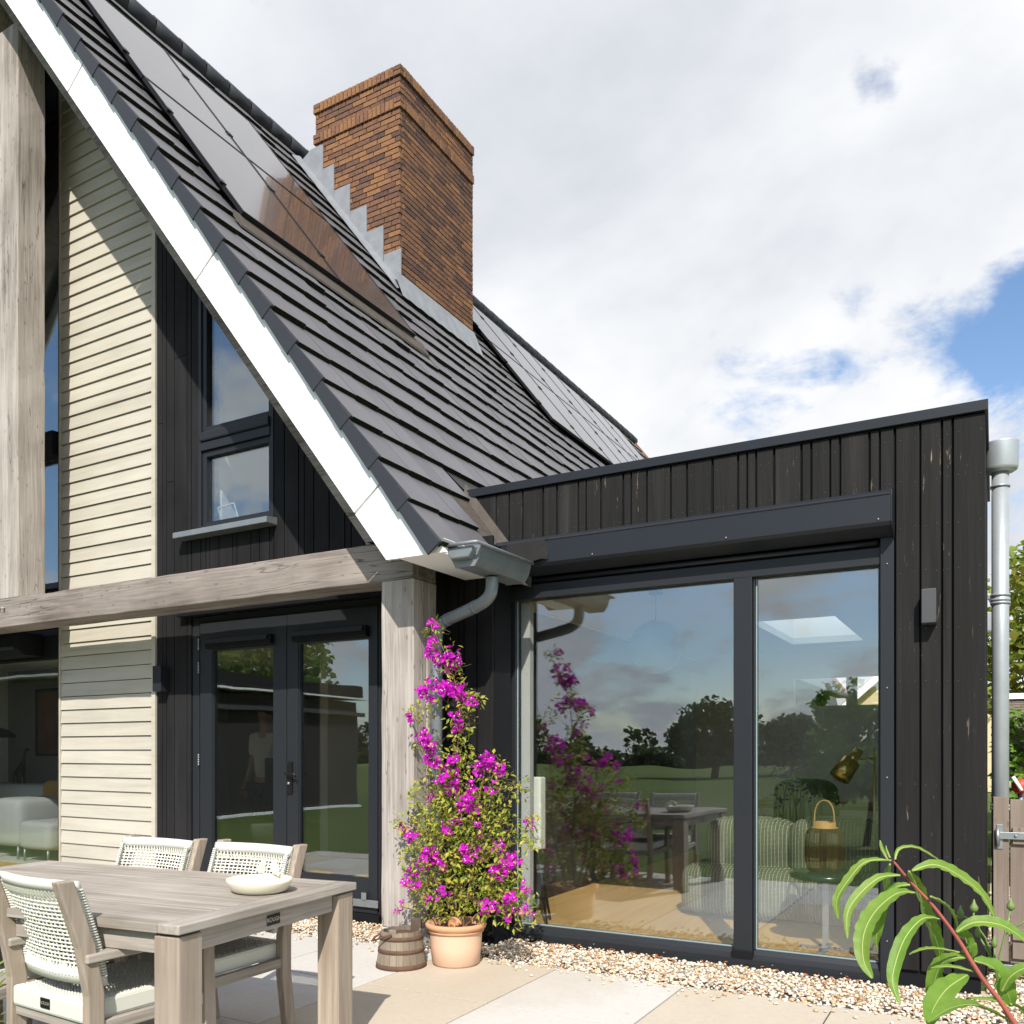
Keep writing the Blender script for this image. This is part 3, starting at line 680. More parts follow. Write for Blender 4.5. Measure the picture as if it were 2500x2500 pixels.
# gutter on the short eave
gut = part('gutter', MB().prism([(-2.955, 2.615), (-2.955, 2.545), (-2.925, 2.495), (-2.79, 2.495), (-2.757, 2.54), (-2.737, 2.615), (-2.749, 2.615), (-2.762, 2.535), (-2.795, 2.505), (-2.92, 2.505), (-2.943, 2.55), (-2.943, 2.615)], 'Y', 4.50, 5.14), m_zinc, house, label='stub of zinc box gutter at the eave')
part('end_cap', MB().prism([(-2.95, 2.606), (-2.95, 2.57), (-2.93, 2.535), (-2.80, 2.535), (-2.775, 2.57), (-2.765, 2.606)], 'Y', 4.44, 4.512), m_zinc, gut, bev=.010)
part('end_cap', MB().prism([(-2.957, 2.617), (-2.957, 2.545), (-2.927, 2.491), (-2.788, 2.491), (-2.755, 2.54), (-2.735, 2.617)], 'Y', 4.498, 4.512), m_zinc, gut)
part('end_cap', MB().prism([(-2.957, 2.617), (-2.957, 2.545), (-2.927, 2.491), (-2.788, 2.491), (-2.755, 2.54), (-2.735, 2.617)], 'Y', 5.125, 5.145), m_zinc, gut, bev=.004)
part('gutter_bead', MB().tube([(-2.97, 4.425, 2.618), (-2.735, 4.425, 2.618), (-2.728, 4.432, 2.618), (-2.728, 5.15, 2.622)], .011, 8), m_zinc, gut)
def smooth(pts, n=4):
    P = [Vector(p) for p in pts]; out_ = []
    for i in range(len(P) - 1):
        a, b, c, d = P[max(i - 1, 0)], P[i], P[i + 1], P[min(i + 2, len(P) - 1)]
        for q in range(n):
            t = q / n; out_.append(.5 * ((2 * b) + (c - a) * t + (2 * a - 5 * b + 4 * c - d) * t * t + (3 * b - a - 3 * c + d) * t ** 3))
    return out_ + [P[-1]]
DP = [(-2.86, 4.83, 2.485), (-2.86, 4.83, 2.43), (-2.875, 4.832, 2.375), (-2.925, 4.84, 2.335), (-3.0, 4.855, 2.31), (-3.15, 4.887, 2.275), (-3.27, 4.91, 2.248), (-3.325, 4.922, 2.215), (-3.357, 4.93, 2.165), (-3.366, 4.932, 2.10), (-3.366, 4.932, 1.9), (-3.366, 4.932, -.02)]
dpipe = part('downpipe', MB().tube(smooth(DP[:10], 5) + [Vector(p) for p in DP[10:]], .0415, 20), m_zinc, house, label='zinc swan-neck downpipe beside the oak post')
for q in (5, 7.0):
    pass
for a, b in (((-3.0, 4.855, 2.31), (-3.02, 4.8593, 2.3053)), ((-3.25, 4.9065, 2.2522), (-3.27, 4.9107, 2.2475)), ((-3.366, 4.932, 2.06), (-3.366, 4.932, 2.045)), ((-3.366, 4.932, 1.86), (-3.366, 4.932, 1.83))):
    part('pipe_collar', MB().tube([a, b], .0435, 20), m_zinc, dpipe)
# lead valley between tiles and the garden-room wall, lead apron over the gutter end
lv = MB(); nv = 12
def vy(x): return 5.0 + max(0, (-x - 2.86)) * .42
for i in range(nv):
    xa, xb = -2.88 - .047 * i, -2.88 - .047 * (i + 1)
    lv.add([(xa, vy(xa) - .08, rz(xa, -.065)), (xb, vy(xb) - .08, rz(xb, -.065)), (xb, 5.40, rz(xb, -.05)), (xa, 5.40, rz(xa, -.05)), (xb, 5.428, rz(xb, .05)), (xa, 5.428, rz(xa, .05))], [(0, 1, 2, 3), (3, 2, 4, 5)])
lvo = part('valley_flashing', lv, m_lead_dk, roof); sd = lvo.modifiers.new('t', 'SOLIDIFY'); sd.thickness = .008
ap = MB()
for i in range(7):
    u0, u1 = i / 7, (i + 1) / 7
    def A(u, h): return (-2.95 + .27 * u, 5.17 + .105 * u + (.02 if h else 0), (2.785 if h else 2.665) + (.012 * math.sin(u * 9) if not h else .035 * u))
    ap.add([A(u0, 0), A(u1, 0), A(u1, 1), A(u0, 1)], [(0, 1, 2, 3)])
apo = part('lead_apron', ap, plain('black_rubber_lead', (.020, .0195, .0195), .8, 0, .1, var=.4, scale=14, bs=.5), roof); sd = apo.modifiers.new('t', 'SOLIDIFY'); sd.thickness = .01

# ---- solar panels
def solar(x0, x1, y0, y1):
    D = Vector((CA, 0, -SA)); Nn = Vector((SA, 0, CA)); L = (x1 - x0) / CA - .016; w = y1 - y0 - .016
    o = Vector((x0, y0 + .008, rz(x0, 0))) + D * .008 + Nn * .035
    def bxx(s0, s1, a, b, h0, h1, mb):
        vs = [o + D * s + Vector((0, y, 0)) + Nn * h for h in (h0, h1) for y in (a, b) for s in (s0, s1)]
        mb.add(vs, [(0, 2, 3, 1), (4, 5, 7, 6), (0, 1, 5, 4), (2, 6, 7, 3), (0, 4, 6, 2), (1, 3, 7, 5)])
    mb = MB(); bxx(.006, L - .006, .006, w - .006, .006, .030, mb); p = part('solar_panel', mb, m_panel, house)
    fr = MB(); bxx(0, L, 0, .012, 0, .034, fr); bxx(0, L, w - .012, w, 0, .034, fr); bxx(0, .012, .012, w - .012, 0, .034, fr); bxx(L - .012, L, .012, w - .012, 0, .034, fr)
    part('panel_frame', fr, m_black_al, p)
    for q_ in (.25, .78):
        cl = MB(); bxx(L * q_, L * q_ + .06, -.03, .03, .02, .042, cl); part('clamp', cl, m_black_al, p)
for a, b in ((-7.57, -6.385), (-6.385, -5.20)):
    for j in range(2): solar(a, b, 4.86 + 1.165 * j, 4.86 + 1.165 * (j + 1))
for a, b in ((-7.87, -6.775), (-6.775, -5.68)):
    for j in range(7): solar(a, b, 11.25 + 1.125 * j, 11.25 + 1.125 * (j + 1))
# orange/rusty bird-guard bits by the panel edge
bg_ = MB()
for i in range(16):
    x = -7.4 + i * .135 + random.uniform(-.03, .03); bg_.leaf((x, 7.25, rz(x, .06)), Vector((.08, random.uniform(-.02, .03), -.09)) * random.uniform(.5, 1), .012, (1, .2, 1))
part('moss_debris', bg_, m_peb[4], roof, kind='stuff')
# mossy lath below first panel field
part('panel_flashing', MB().prism([(-5.19, rz(-5.19, .0)), (-5.10, rz(-5.10, .0)), (-5.10, rz(-5.10, .02)), (-5.19, rz(-5.19, .05))], 'Y', 4.80, 7.35), m_lead_dk, roof)

# ---- chimney with individual bricks
cx0, cx1, cy0, cy1, ctop = -7.64, -6.285, 8.44, 10.10, 9.675
zb0 = rz(cx1, -.25)
core = part('chimney', bx(cx0 + .016, cx1 - .016, cy0 + .016, cy1 - .016, zb0 - .6, ctop - .005), m_mortar, house, label='brown brick chimney stack')
bricks = []                                               # (x0,x1,y0,y1,z0,z1, weight index)
CO = .0668; BL = .2225
def course(z0, face, z1=None):
    pass
nrow = int((ctop - .125 - zb0) / CO)
bands = {}
zt = ctop - .125                                          # underside of the top soldier band
zs1 = zt - 4 * CO; zs0 = zs1 - .125                        # second soldier band
def put(ax, a, b, z0, z1, out=.0, wt=None):
    """ax 'F' front face (runs along x), 'R' right face (runs along y)"""
    d = .05 + random.uniform(-.003, .003); g = .0065
    if wt is None: wt = random.choices((0, 1, 2, 3), (34, 36, 22, 8))[0] if ax == 'F' else random.choices((0, 1, 2, 3), (12, 34, 34, 20))[0]
    if ax == 'F': bricks.append((a + g, b - g, cy0 - out - random.uniform(0, .004), cy0 + .045, z0 + g, z1 - g, wt))
    else: bricks.append((cx1 - .045, cx1 + out + random.uniform(0, .004), a + g, b - g, z0 + g, z1 - g, wt))
def row(z0, z1, k):
    st = (0, .5, .25, .75)[k % 4] * BL
    x = cx0 - st; 
    while x < cx1 - .005:
        a, b = max(x, cx0), min(x + BL, cx1)
        if b - a > .02 and z1 > rz(b, -.02): put('F', a, b, z0, z1)
        x += BL
    y = cy0 + .046 - ((0, .5, .25, .75)[(k + 1) % 4]) * BL
    while y < cy1 - .005:
        a, b = max(y, cy0 + .046), min(y + BL, cy1)
        if b - a > .02: put('R', a, b, z0, z1)
        y += BL
def soldiers(z0, z1):
    for i, (a, b) in enumerate(((cx0 - .022, cx0 + .09), (cx1 - .09, cx1 + .022))):
        put('F', a, b, z0, (z0 + z1) / 2, .022, random.choice((0, 1))); put('F', a, b, (z0 + z1) / 2, z1, .022, random.choice((1, 2)))
    n = int((cx1 - cx0 - .18) / .0625); w = (cx1 - cx0 - .18) / n
    for i in range(n): put('F', cx0 + .09 + i * w, cx0 + .09 + (i + 1) * w, z0, z1, .022, random.choice((0, 0, 0, 1)))
    n = int((cy1 - cy0 - .1) / .0625); w = (cy1 - cy0 - .1) / n
    put('R', cy0 + .046, cy0 + .1, z0, z1, .022, 1)
    for i in range(n): put('R', cy0 + .1 + i * w, cy0 + .1 + (i + 1) * w, z0, z1, .022, random.choice((0, 1, 1, 1, 2)))
soldiers(zt, ctop)
for i in range(4): row(zs1 + i * CO, zs1 + (i + 1) * CO, i)
soldiers(zs0, zs1)
k = 0; z = zs0
while z > zb0: row(z - CO, z, k + 1); z -= CO; k += 1
bricks.sort(key=lambda b: (Vector(((b[0] + b[1]) / 2, (b[2] + b[3]) / 2, (b[4] + b[5]) / 2)) - cv).length - 6 * (b[1] - b[0]) * (b[5] - b[4]) * 10)
rest = MB()
for i, b in enumerate(bricks):
    if i < 300:
        part('brick', bx(*b[:6]), m_bricks[b[6]], core)
    else: rest.box(*b[:6], mi=b[6])
part('far_bricks', rest, m_bricks, core, kind='stuff')
part('chimney_cap', bx(cx0 + .12, cx1 - .12, cy0 + .12, cy1 - .12, ctop - .05, ctop + .01), m_lead_dk, core)
# stepped lead flashings up the front of the stack
for (xa, xb, zt_, zlo) in ((-7.50, -7.315, 8.81, None), (-7.315, -7.054, 8.475, None), (-7.054, -6.788, 8.128, None), (-6.788, -6.528, 7.79, None), (-6.528, -6.262, 7.437, None)):
    mb = MB().prism([(xa, zt_ - .01), (xb - .004, zt_), (xb - .004, rz(xb, .02)), (xa, rz(xa, .02))], 'Y', cy0 - .016 - random.uniform(0, .006), cy0 - .004)
    part('step_flashing', mb, m_lead, core)
part('step_flashing', MB().prism([(-7.70, 9.12), (-7.50, 9.12), (-7.50, rz(-7.5, .02)), (-7.88, rz(-7.88, .02))], 'Y', cy0 - .018, cy0 - .004), m_lead, core)
sk = MB(); n_ = 30
for i in range(n_):
    xa = -7.9 + (1.68) * i / n_; xb = -7.9 + 1.68 * (i + 1) / n_; ja, jb = .008 * math.sin(i * 2.1), .008 * math.sin((i + 1) * 2.1)
    sk.add([(xa, cy0 - .004, rz(xa, .09)), (xb, cy0 - .004, rz(xb, .09)), (xb, cy0 - .15 + jb, rz(xb, .022)), (xa, cy0 - .15 + ja, rz(xa, .022))], [(0, 3, 2, 1)])
for i in range(n_):
    ya = cy0 - .15 + 1.84 * i / n_; yb = cy0 - .15 + 1.84 * (i + 1) / n_; ja, jb = .012 * math.sin(i * 1.7), .012 * math.sin((i + 1) * 1.7)
    xe = cx1 + .006
    sk.add([(xe, ya, rz(xe, .20)), (xe, yb, rz(xe, .20)), (xe + .15 + jb, yb, rz(xe + .15 + jb, .022)), (xe + .15 + ja, ya, rz(xe + .15 + ja, .022))], [(0, 3, 2, 1)])
sko = part('skirt_flashing', sk, m_lead, core); sd = sko.modifiers.new('t', 'SOLIDIFY'); sd.thickness = .006

# ================================================================== GARDEN ROOM
gr = thing('garden_room', 'flat roofed garden room clad in black boards with a wide sliding window', 'extension', (-1.6, 5.45, 0))
XR = -.05
body = MB()
body.box(-3.30, XR - .02, 5.455, 5.58, 2.615, 3.20); body.box(-.51, XR - .02, 5.455, 5.58, .0, 2.615)
body.box(XR - .15, XR - .022, 5.58, 7.4, 0, 3.2); body.box(-.30, -.19, 7.401, 10.8, 0, 3.2); body.box(-3.42, XR - .15, 5.58, 8.02, 2.98, 3.2); body.box(-3.42, XR - .15, 9.98, 10.8, 2.98, 3.2); body.box(-3.42, -2.01, 8.02, 9.98, 2.98, 3.2); body.box(-1.21, XR - .15, 8.02, 9.98, 2.98, 3.2)
part('wall_core', body, m_anth_dk, gr)
bd = [(-3.36, -3.186), (-3.175, -3.078), (-3.065, -2.966), (-2.954, -2.803), (-2.788, -2.694), (-2.679, -2.528), (-2.515, -2.467), (-2.457, -2.358), (-2.347, -2.195), (-2.181, -2.137), (-2.125, -2.026), (-2.014, -1.862), (-1.849, -1.753), (-1.739, -1.585), (-1.57, -1.422), (-1.407, -1.364), (-1.352, -1.309), (-1.295, -1.2), (-1.184, -1.036), (-1.022, -.979), (-.965, -.869), (-.857, -.814), (-.8, -.651), (-.637, -.594), (-.582, -.514)]
nails = MB()
def nail(x, z_, y=5.4295): nails.ball((x, y, z_), (.0032, .002, .0032), 5, 3)
for i, (a, b) in enumerate(bd):
    if b < -3.05:
        lo = lambda x: max(2.72, rz(x, .05))
        poly = [(a, lo(a)), (b, lo(b)), (b, 3.225), (a, 3.225)]
    else: poly = [(a, 2.70), (b, 2.70), (b, 3.225), (a, 3.225)]
    part('cladding_board', MB().prism(poly, 'Y', 5.431, 5.453), m_black_worn, gr, bev=.002)
    for zz in (3.14, 2.90): 
        for xx in ((a + .022, b - .022) if b - a > .06 else ((a + b) / 2,)): nail(xx, zz + random.uniform(-.006, .006))
for a, b in ((-.50, -.38), (-.368, -.27), (-.257, -.216), (-.203, XR)):
    part('cladding_board', bx(a, b, 5.431, 5.453, .096, 3.225), m_black_worn, gr, bev=.002)
    for zz in (3.14, 2.90, 2.64, 2.38, 2.05, 1.75, 1.16, .75, .35):
        for xx in ((a + .022, b - .022) if b - a > .06 else ((a + b) / 2,)): nail(xx, zz + random.uniform(-.006, .006))
part('nail_heads', nails, plain('dull_nail', (.065, .063, .06), .5), gr, kind='stuff')
part('corner_board', bx(XR - .02, XR, 5.4545, 5.50, .096, 3.225), m_black, gr, bev=.002)
y = 5.51
while y < 10.6:
    w = random.choice((.1, .14, .045, .15)); xs_ = XR if y < 7.25 else -.166
    part('side_board', bx(xs_ - .022, xs_, y, y + w, .096, 3.225), m_black, gr); y += w + .012
part('plinth', bx(-.56, XR - .05, 5.462, 5.57, -.03, .09), plain('grey_plinth', (.16, .16, .165), .8), gr)
cop = part('coping', MB().box(-3.445, XR + .016, 5.412, 5.60, 3.232, 3.293), m_coping, gr, bev=.003)
part('coping_side', bx(XR - .15, XR + .016, 5.601, 7.42, 3.232, 3.293), m_coping, gr, bev=.003)
part('coping_drip', MB().box(-3.43, XR + .013, 5.409, 5.4115, 3.234, 3.26), m_coping, gr)
part('flat_roof', MB().box(-3.42, XR - .151, 5.601, 8.02, 3.201, 3.215).box(-3.42, XR - .151, 9.98, 10.8, 3.201, 3.215).box(-3.42, -2.01, 8.02, 9.98, 3.201, 3.215).box(-1.21, XR - .151, 8.02, 9.98, 3.201, 3.215), m_anth_dk, gr)
# awning cassette
cas = part('awning_cassette', MB().prism([(5.305, 2.825), (5.285, 2.80), (5.285, 2.655), (5.30, 2.635), (5.40, 2.595), (5.428, 2.595), (5.428, 2.845), (5.33, 2.845)], 'X', -3.12, -.515), m_coping, gr, bev=.004)
part('cassette_cap', MB().prism([(5.29, 2.83), (5.282, 2.80), (5.282, 2.65), (5.30, 2.63), (5.402, 2.588), (5.43, 2.588), (5.43, 2.85), (5.325, 2.85)], 'X', -.5145, -.508), m_coping, cas)
part('cassette_seam', MB().box(-3.11, -.52, 5.2825, 5.2848, 2.803, 2.809), m_anth_dk, cas)
for xx in (-2.35, -1.45, -.58): part('screw', MB().ball((xx, 5.283, 2.67), .006, 6, 4), m_steel, cas)
# window frame
wf = MB(); F0, F1 = 5.445, 5.56
wf.box(-3.19, -3.105, F0 - .012, F1, 0, 2.60); wf.box(-3.105, -3.04, F0 + .025, F1, .10, 2.445)
wf.box(-.60, -.585, F0 + .02, F1, .10, 2.445); wf.box(-.585, -.512, F0 - .018, F1, .0, 2.605)
wf.box(-3.105, -.585, F0, F1, 2.445, 2.545); wf.box(-3.105, -.585, F0 + .05, F1, 2.545, 2.60)
win = part('sliding_window', wf, m_anth, gr, bev=.003)
part('window_rail', MB().prism([(5.425, .0), (F1, 0), (F1, .102), (5.475, .102), (5.46, .075), (5.438, .058), (5.425, .052)], 'X', -3.19, -.586), m_anth, win, bev=.002)
part('drip_strip', bx(-3.19, -.55, 5.418, 5.4245, -.004, .014), m_coping, win)
part('roller_tube', MB().tube([(-3.05, 5.46, 2.575), (-.6, 5.46, 2.575)], .018, 8), m_anth, win)
part('mullion', MB().box(-1.445, -1.33, F0 - .008, F1, .06, 2.444).box(-1.328, -1.318, F0 + .02, F1, .103, 2.444), m_anth, win, bev=.003)
part('mullion_foot', bx(-1.455, -1.322, F0 - .02, F0 + .03, .045, .10), m_anth_dk, win, bev=.003)
pane(-3.04, -1.446, .103, 2.444, 5.50, win); pane(-1.317, -.601, .103, 2.444, 5.505, win)
gs = MB()
for a, b in ((-3.04, -1.446), (-1.317, -.601)): gs.box(a, b, 5.496, 5.4995, .103, .112); gs.box(a, a + .007, 5.496, 5.4995, .112, 2.444)
part('glazing_bead', gs, plain('pale_glazing_seal', (.25, .33, .34), .4), win)
sc_ = MB()
for xx, zz in ((-.548, 2.44), (-.548, 1.72), (-.548, 1.2), (-.548, .55), (-.548, .25)): sc_.ball((xx, 5.425, zz), .0055, 6, 4)
for xx in (-2.9, -2.4, -1.9, -1.2, -.8): sc_.ball((xx, 5.424, .03), .005, 6, 4)
part('frame_screws', sc_, m_steel, win, kind='stuff')
wl = part('wall_light', bx(-.362, -.288, 5.335, 5.43, 2.07, 2.262), plain('dark_grey_lamp', (.05, .052, .055), .55), bev=.004)
tag(wl, 'slim dark grey box wall light on the black boards right of the window', 'wall light', 'box wall lights')
# ---- zinc rainwater pipes on the right flank
def rain(name, x, y, ztop, label, r=.049):
    t = thing(name, label, 'downpipe', (x, y, 0), group='zinc rainwater pipes')
    hp = MB().lathe([(.070, 0), (.089, .012), (.095, .03), (.098, .18), (.099, .187), (.092, .188), (.088, .10)], (x, y, ztop - .19), 28, sx=1.0, sy=.9)
    part('hopper', hp, m_zinc_l, t)
    part('pipe', MB().tube([(x - .005, y, ztop - .185), (x - .005, y, 2.0), (x - .005, y, -.02)], r, 20), m_zinc_l, t)
    for zz in (ztop - .27, ztop - .95, ztop - .98, ztop - 1.0, 1.02, 1.0):
        part('collar', MB().tube([(x - .005, y, zz), (x - .005, y, zz - .014)], r + .007, 20), m_zinc_l, t)
    part('bracket', bx(x - .075, x - .03, y - .012, y + .012, ztop - .975, ztop - .955), m_steel, t)
rain('rainwater_pipe', .032, 6.2, 3.285, 'thick zinc rainwater pipe with round hopper at the corner of the black wall')
rain('rainwater_pipe', -.10, 9.0, 2.62, 'thinner looking zinc rainwater pipe farther back along the black wall', .04)

# ================================================================== INTERIORS
fl = part('floor', bx(-13.0, -.2, 5.565, 12.0, -.02, .05), m_floor, kind='structure')
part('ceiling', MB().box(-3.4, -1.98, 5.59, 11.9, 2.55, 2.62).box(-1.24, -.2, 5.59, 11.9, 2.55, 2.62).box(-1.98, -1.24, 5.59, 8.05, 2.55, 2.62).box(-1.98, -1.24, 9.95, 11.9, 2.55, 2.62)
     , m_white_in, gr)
part('roof_light_shaft', MB().box(-2.0, -1.981, 8.03, 9.97, 2.555, 3.09).box(-1.239, -1.22, 8.03, 9.97, 2.555, 3.09).box(-1.98, -1.24, 8.03, 8.049, 2.555, 3.09).box(-1.98, -1.24, 9.951, 9.97, 2.555, 3.09), m_white, gr)
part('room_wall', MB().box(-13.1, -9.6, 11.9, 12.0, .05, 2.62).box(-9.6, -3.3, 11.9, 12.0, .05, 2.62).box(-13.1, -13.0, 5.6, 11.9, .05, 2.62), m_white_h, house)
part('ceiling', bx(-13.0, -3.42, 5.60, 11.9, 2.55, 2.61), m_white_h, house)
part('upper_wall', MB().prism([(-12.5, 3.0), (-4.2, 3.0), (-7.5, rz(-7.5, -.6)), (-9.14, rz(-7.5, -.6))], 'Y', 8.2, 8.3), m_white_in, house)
part('upper_floor', bx(-13.0, -3.62, 5.60, 9.0, 2.9, 3.0), m_white_in, house)
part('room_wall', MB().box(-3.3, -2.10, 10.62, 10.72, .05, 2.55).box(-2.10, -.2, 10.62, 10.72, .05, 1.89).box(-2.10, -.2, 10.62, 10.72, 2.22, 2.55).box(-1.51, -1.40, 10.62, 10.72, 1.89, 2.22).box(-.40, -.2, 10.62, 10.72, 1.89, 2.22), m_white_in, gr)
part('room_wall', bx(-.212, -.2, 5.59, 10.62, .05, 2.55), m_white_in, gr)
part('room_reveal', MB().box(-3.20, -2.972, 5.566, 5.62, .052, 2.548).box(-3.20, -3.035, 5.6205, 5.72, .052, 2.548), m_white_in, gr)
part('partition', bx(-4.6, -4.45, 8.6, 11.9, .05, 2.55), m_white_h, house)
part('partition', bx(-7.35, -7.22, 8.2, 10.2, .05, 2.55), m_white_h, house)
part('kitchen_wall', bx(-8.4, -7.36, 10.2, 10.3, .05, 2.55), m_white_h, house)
mo = Mat('opal_roof_light'); _t = mo.n('ShaderNodeBsdfTranslucent'); _t.inputs[0].default_value = (.92, .95, .93, 1); mo.l(_t.outputs[0], mo.out.inputs[0])
part('roof_light', bx(-1.99, -1.23, 8.04, 9.96, 3.10, 3.12), mo.m, gr)
# --- pendant lamp
pl = thing('pendant_lamp', 'round blue grey globe pendant lamp hanging behind the wide pane', 'pendant lamp', (-2.2, 6.1, 2.55))
part('canopy', MB().lathe([(.05, 0), (.05, -.03), (.01, -.035)][::-1], (-2.2, 6.1, 2.55), 16), m_darkint, pl)
part('cord', MB().tube([(-2.2, 6.1, 2.52), (-2.2, 6.1, 2.32)], .004, 6), m_darkint, pl)
part('globe_shade', MB().ball((-2.2, 6.1, 2.125), .20, 28, 18), plain('blue_grey_shade', (.045, .065, .09), .6), pl)
# --- sofa
def fabric():
    m = Mat('striped_boucle'); w = m.n('ShaderNodeTexWave', wave_type='BANDS', bands_direction='X'); w.inputs['Scale'].default_value = 12; w.inputs['Distortion'].default_value = .9; w.inputs['Detail Scale'].default_value = 3
    m.l(m.tc.outputs['Object'], w.inputs['Vector']); w2 = m.n('ShaderNodeTexWave', wave_type='BANDS', bands_direction='Z'); w2.inputs['Scale'].default_value = 32; w2.inputs['Distortion'].default_value = 1.2
    m.l(m.tc.outputs['Object'], w2.inputs['Vector']); n = m.noise(60, 3, .7)
    line = m.ramp(w.outputs['Fac'], [(.90, (0, 0, 0)), (.97, (1, 1, 1))])
    c = m.mix(w2.outputs['Fac'], (.085, .10, .06), (.20, .215, .145)); c = m.mix(m.math('MULTIPLY', n, .5), c, (.08, .10, .06)); c = m.mix(m.math('MULTIPLY', line, m.math('GREATER_THAN', w2.outputs['Fac'], .35)), c, (.62, .62, .48))
    return m.finish(c, .95, 0, .1, bump=m.math('ADD', n, line), bd=.006, bs=.6)
m_fab = fabric()
def cushion(x0, x1, y0, y1, z0, z1, e=.35, nx=22):
    """superellipsoid cushion"""
    mb = MB(); c = ((x0 + x1) / 2, (y0 + y1) / 2, (z0 + z1) / 2); h = ((x1 - x0) / 2, (y1 - y0) / 2, (z1 - z0) / 2); n, m_ = 28, 16
    sg = lambda v: math.copysign(abs(v) ** e, v); vs = []
    for i in range(m_ + 1):
        ph = math.pi * i / m_ - math.pi / 2
        for j in range(n):
            t = 2 * math.pi * j / n; vs.append((c[0] + h[0] * sg(math.cos(ph)) * sg(math.cos(t)), c[1] + h[1] * sg(math.cos(ph)) * sg(math.sin(t)), c[2] + h[2] * sg(math.sin(ph))))
    fs = [(i * n + j, i * n + (j + 1) % n, (i + 1) * n + (j + 1) % n, (i + 1) * n + j) for i in range(m_) for j in range(n)]
    return mb.add(vs, fs, 0, True)
sofa = thing('sofa', 'rounded green and cream striped sofa just inside the sliding window', 'sofa', (-1.3, 6.9, .05))
part('seat', cushion(-2.22, -1.25, 6.55, 7.5, .055, .47, .42), m_fab, sofa); part('seat', cushion(-1.27, -.28, 6.50, 7.5, .055, .47, .42), m_fab, sofa)
part('backrest', cushion(-2.06, -1.36, 6.75, 7.25, .36, .83, .5), m_fab, sofa); part('backrest', cushion(-1.40, -.72, 6.72, 7.22, .36, .85, .5), m_fab, sofa); part('backrest', cushion(-.74, -.22, 6.9, 7.4, .3, .80, .55), m_fab, sofa)
# --- side table with lantern
st = thing('side_table', 'small round dark green side table under the amber lantern', 'side table', (-.98, 5.95, .05))
part('table_top', MB().lathe([(.20, .51), (.222, .52), (.222, .545), (.20, .555), (0, .555)], (-.985, 5.98, 0), 40), plain('dark_green_lacquer', (.012, .03, .022), .2, 0, .6), st)
part('leg', MB().box(-.995, -.955, 5.955, 5.968, .05, .51), m_steel, st)
part('foot', MB().box(-1.14, -.82, 5.94, 5.98, .05, .062).box(-1.0, -.95, 5.8, 6.12, .0505, .0615), m_steel, st)
ln = thing('lantern', 'ribbed amber glass lantern with bent wooden handle on the side table', 'lantern', (-.985, 5.98, .556))
def amber():
    m = Mat('amber_glass'); t = m.n('ShaderNodeBsdfTransparent'); t.inputs[0].default_value = (.40, .25, .10, 1)
    g = m.n('ShaderNodeBsdfGlossy'); g.inputs['Roughness'].default_value = .12; g.inputs[0].default_value = (.9, .75, .45, 1)
    d = m.n('ShaderNodeBsdfDiffuse'); d.inputs[0].default_value = (.075, .042, .014, 1)
    a = m.n('ShaderNodeMixShader'); a.inputs[0].default_value = .25; m.l(t.outputs[0], a.inputs[1]); m.l(g.outputs[0], a.inputs[2])
    b = m.n('ShaderNodeMixShader'); b.inputs[0].default_value = .4; m.l(a.outputs[0], b.inputs[1]); m.l(d.outputs[0], b.inputs[2]); m.l(b.outputs[0], m.out.inputs[0]); return m.m
rib = MB(); prof = [(.092, 0), (.112, .03), (.122, .10), (.122, .20), (.112, .265), (.085, .29)]; n = 88
vs = []; 
for r_, z_ in prof:
    for j in range(n):
        q = r_ * (1 + (.03 if j % 2 else -.012)); a = 2 * math.pi * j / n; vs.append((-.985 + q * math.cos(a), 5.98 + q * math.sin(a), .556 + z_))
rib.add(vs, [(i * n + j, i * n + (j + 1) % n, (i + 1) * n + (j + 1) % n, (i + 1) * n + j) for i in range(len(prof) - 1) for j in range(n)] + [tuple(range(n - 1, -1, -1))], 0, False)
part('glass_body', rib, amber(), ln)
m_bent = plain('bent_ash_wood', (.45, .25, .08), .5, var=.2)
part('collar', MB().lathe([(.086, .288), (.082, .295), (.072, .298), (.070, .33), (.066, .33), (.066, .29)], (-.985, 5.98, .556), 32), m_bent, ln)
hpts = [(-.985 + .06 * math.cos(a) * 1.0, 5.98, .556 + .31 + .16 * math.sin(a) ** .6) for a in [math.pi * i / 14 for i in range(15)]]
hb = MB()
for i in range(14):
    a, b = Vector(hpts[i]), Vector(hpts[i + 1]); hb.add([a + Vector((0, -.014, 0)), b + Vector((0, -.014, 0)), b + Vector((0, .014, 0)), a + Vector((0, .014, 0))], [(0, 1, 2, 3)])
ho = part('handle', hb, m_bent, ln); sd = ho.modifiers.new('t', 'SOLIDIFY'); sd.thickness = .006
# --- brass floor lamp
bl = thing('floor_lamp', 'brass floor lamp with tilted cylinder shade right of the lantern', 'floor lamp', (-.78, 7.0, .05))
part('stand', MB().tube([(-.79, 6.95, .06), (-.79, 6.95, 1.0), (-.79, 6.95, 1.38)], [.012, .011, .005], 10), m_gold, bl)
part('base', MB().lathe([(.14, 0), (.14, .02), (0, .025)], (-.79, 6.95, .05), 24), m_gold, bl)
part('arm', MB().tube([(-.79, 6.95, 1.30), (-.90, 6.93, 1.29)], .008, 8), m_gold, bl)
sa, sb = Vector((-.89, 6.90, 1.36)), Vector((-1.015, 6.80, 1.155)); sm = sa.lerp(sb, .42)
part('lamp_shade', MB().tube([sm - (sb - sa) * .02, sb], [.068, .078], 24), m_gold, bl); part('lamp_socket', MB().tube([sa, sm.lerp(sb, .2)], .036, 20), m_gold, bl)
